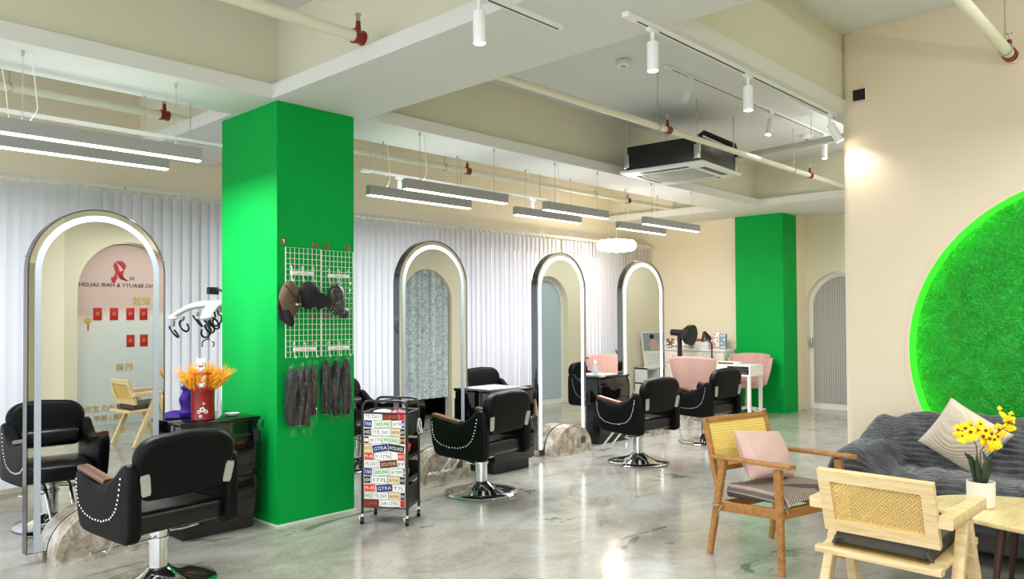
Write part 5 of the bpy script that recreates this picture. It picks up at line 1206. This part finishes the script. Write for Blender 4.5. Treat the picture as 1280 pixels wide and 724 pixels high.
f = MB(); f.box(-0.014, 0.003, -0.055, -0.046, -0.05, 0.05); f.build('edge', white_metal, t)

# cloud lamp
t = thing('cloud_lamp', 'glowing white cloud shaped pendant lamp in the far left corner', 'pendant lamp', (8.92, 6.40, 2.46))
f = MB()
for a, b, r_ in ((-0.19, 0, 0.085), (-0.10, 0.03, 0.10), (0.0, 0, 0.105), (0.10, 0.03, 0.10), (0.19, 0, 0.085), (-0.14, -0.03, 0.085), (-0.045, -0.04, 0.09), (0.05, -0.04, 0.09), (0.14, -0.03, 0.085)):
    f.ball(tuple(IR*a*1.05+IF*b), r_, r_, r_*0.95, 20, 12)
f.build('cloud_shell', cloud_m, t)
l = bpy.data.lights.new('cloud_light', 'POINT'); l.energy = CLOUD_W; l.color = (1, 0.86, 0.68); l.shadow_soft_size = 0.12
o = bpy.data.objects.new('cloud_light', l); COL.objects.link(o); o.parent = t; o.location = (0, 0, -0.25)
f = MB(); f.cyl((0, 0, 0.09), (0, 0, ZC-2.46), 0.0025, n=6); f.build('cord', white_plastic, t)
f = MB(); f.cyl((0, 0, ZC-2.46-0.03), (0, 0, ZC-2.46), 0.05, n=18); f.build('canopy', white_plastic, t)

# ------------------------------------------------------------------ entrance poster (seen reversed in the nearest mirror)
t = thing('poster_board', 'arched salon poster in the entrance niche, seen in the nearest mirror', 'poster', (4.38, -0.885, 0))
f = MB(); f.prism(arch(0, 0.0, 0.685, 1.84, 36), -0.015, 0.0); f.build('board', poster_m, t, smooth=False)
def wall_text(nm, body, x, z, size, m, width=None, depth=0.002):
    f = MB(); text_into(f, body, size, TR((x, 0.004, z), pi, pi/2), 0, width, depth); return f.build(nm, m, t, smooth=False)
wall_text('salon_lettering', 'XING BEAUTY & HAIR SALON', -0.09, 1.93, 0.075, dark_ink, 1.08)
wall_text('gold_lettering', '绽放', 0.20, 1.71, 0.13, gold_ink)
wall_text('gold_lettering', '的美', -0.03, 0.775, 0.12, gold_ink)
wall_text('gold_lettering', '半永久定妆', -0.31, 0.225, 0.10, gold_ink)
wall_text('gold_lettering', '美睫 | 美甲', -0.22, 0.09, 0.09, gold_ink)
wall_text('salon_lettering', '兴', 0.07, 2.03, 0.07, dark_ink)
f = MB()
def flat(pts, y=0.003): f.add([(x-0.2, y, z) for x, z in pts], [tuple(range(len(pts)))])
def ell(cx, cz, rx, rz, a0=0, a1=360, n=24): return [(cx+rx*cos(R(lerp(a0, a1, k/n))), cz+rz*sin(R(lerp(a0, a1, k/n)))) for k in range(n)]
flat(ell(0.10, 2.20, 0.085, 0.075)); flat([(0.17, 2.2), (0.145, 2.08), (0.17, 2.0), (0.23, 1.985), (0.10, 2.02), (0.06, 2.10), (0.03, 2.14), (0.035, 2.2)], 0.0035)
flat([(0.05, 2.13), (0.02, 2.05), (-0.02, 2.03), (0.0, 1.97), (0.03, 1.96), (0.07, 2.03)], 0.004)
f.build('salon_emblem', red_ink, t, smooth=False)
f = MB(); flat([(0.15, 2.15), (0.09, 2.22), (0.03, 2.26), (0.08, 2.20), (0.10, 2.12)], 0.0045); f.build('emblem_highlight', poster_m, t, smooth=False)
EN = [(-0.39, 1.53, 'red envelope at the outer end of the upper row on the poster'), (-0.174, 1.53, 'second red envelope of the upper row on the poster'), (0.046, 1.53, 'third red envelope of the upper row on the poster'), (0.23, 1.53, 'fourth red envelope of the upper row on the poster'), (0.05, 1.15, 'red envelope of the lower row on the poster'), (0.235, 1.15, 'inner red envelope of the lower row on the poster')]
for x, z, l in EN:
    e = thing('red_envelope', l, 'envelope', (4.38+x, -0.8845, z), 0, 'red envelopes on the poster')
    q = MB(); q.rbox(-0.055, 0.055, 0.0, 0.006, -0.085, 0.085, 0.002); b = q.build('envelope_body', red_paper, e)
    q = MB(); text_into(q, '福', 0.05, TR((0, 0.0075, 0.0), pi, pi/2), 0, None, 0.0005); q.build('gold_print', gold_ink, b, smooth=False)
e = thing('gold_charm', 'small gold charm with a red tassel hung on the poster', 'charm', (4.38-0.51, -0.8845, 1.41))
q = MB(); q.cyl((0, 0.0, 0.03), (0, 0.008, 0.03), 0.04, n=20); q.build('disc', gold_m, e)
q = MB(); q.box(-0.006, 0.006, 0, 0.006, -0.11, -0.015); q.build('tassel', red_paper, e)
# added pendant lamps, all out of view, put in to brighten the ceilings
pendant('added unseen linear pendant lamp over the waiting corner, above the photo', 4.0, 5.2, 0.2, 2.75, ZC, 0.4)
pendant('added unseen linear pendant lamp over the entrance, behind the photo', 1.0, 2.2, -1.0, 2.75, ZC, 0.4)
pendant('added unseen linear pendant lamp left of the photo over the front bay', -1.6, -0.4, 3.2, 2.75, ZC, 0.38)
pendant('added unseen linear pendant lamp near the camera over the front bay', 0.4, 1.6, 1.6, 2.9, ZC, 0.3)
pendant('added unseen linear pendant lamp in the far bay hidden by the round green wall', 8.2, 9.4, 2.75, 2.75, ZC, 0.30, 0.45)
pendant('added unseen linear pendant lamp at the far door hidden by the round green wall', 10.0, 11.2, 3.0, 2.75, ZS, 0.04, 0.5)
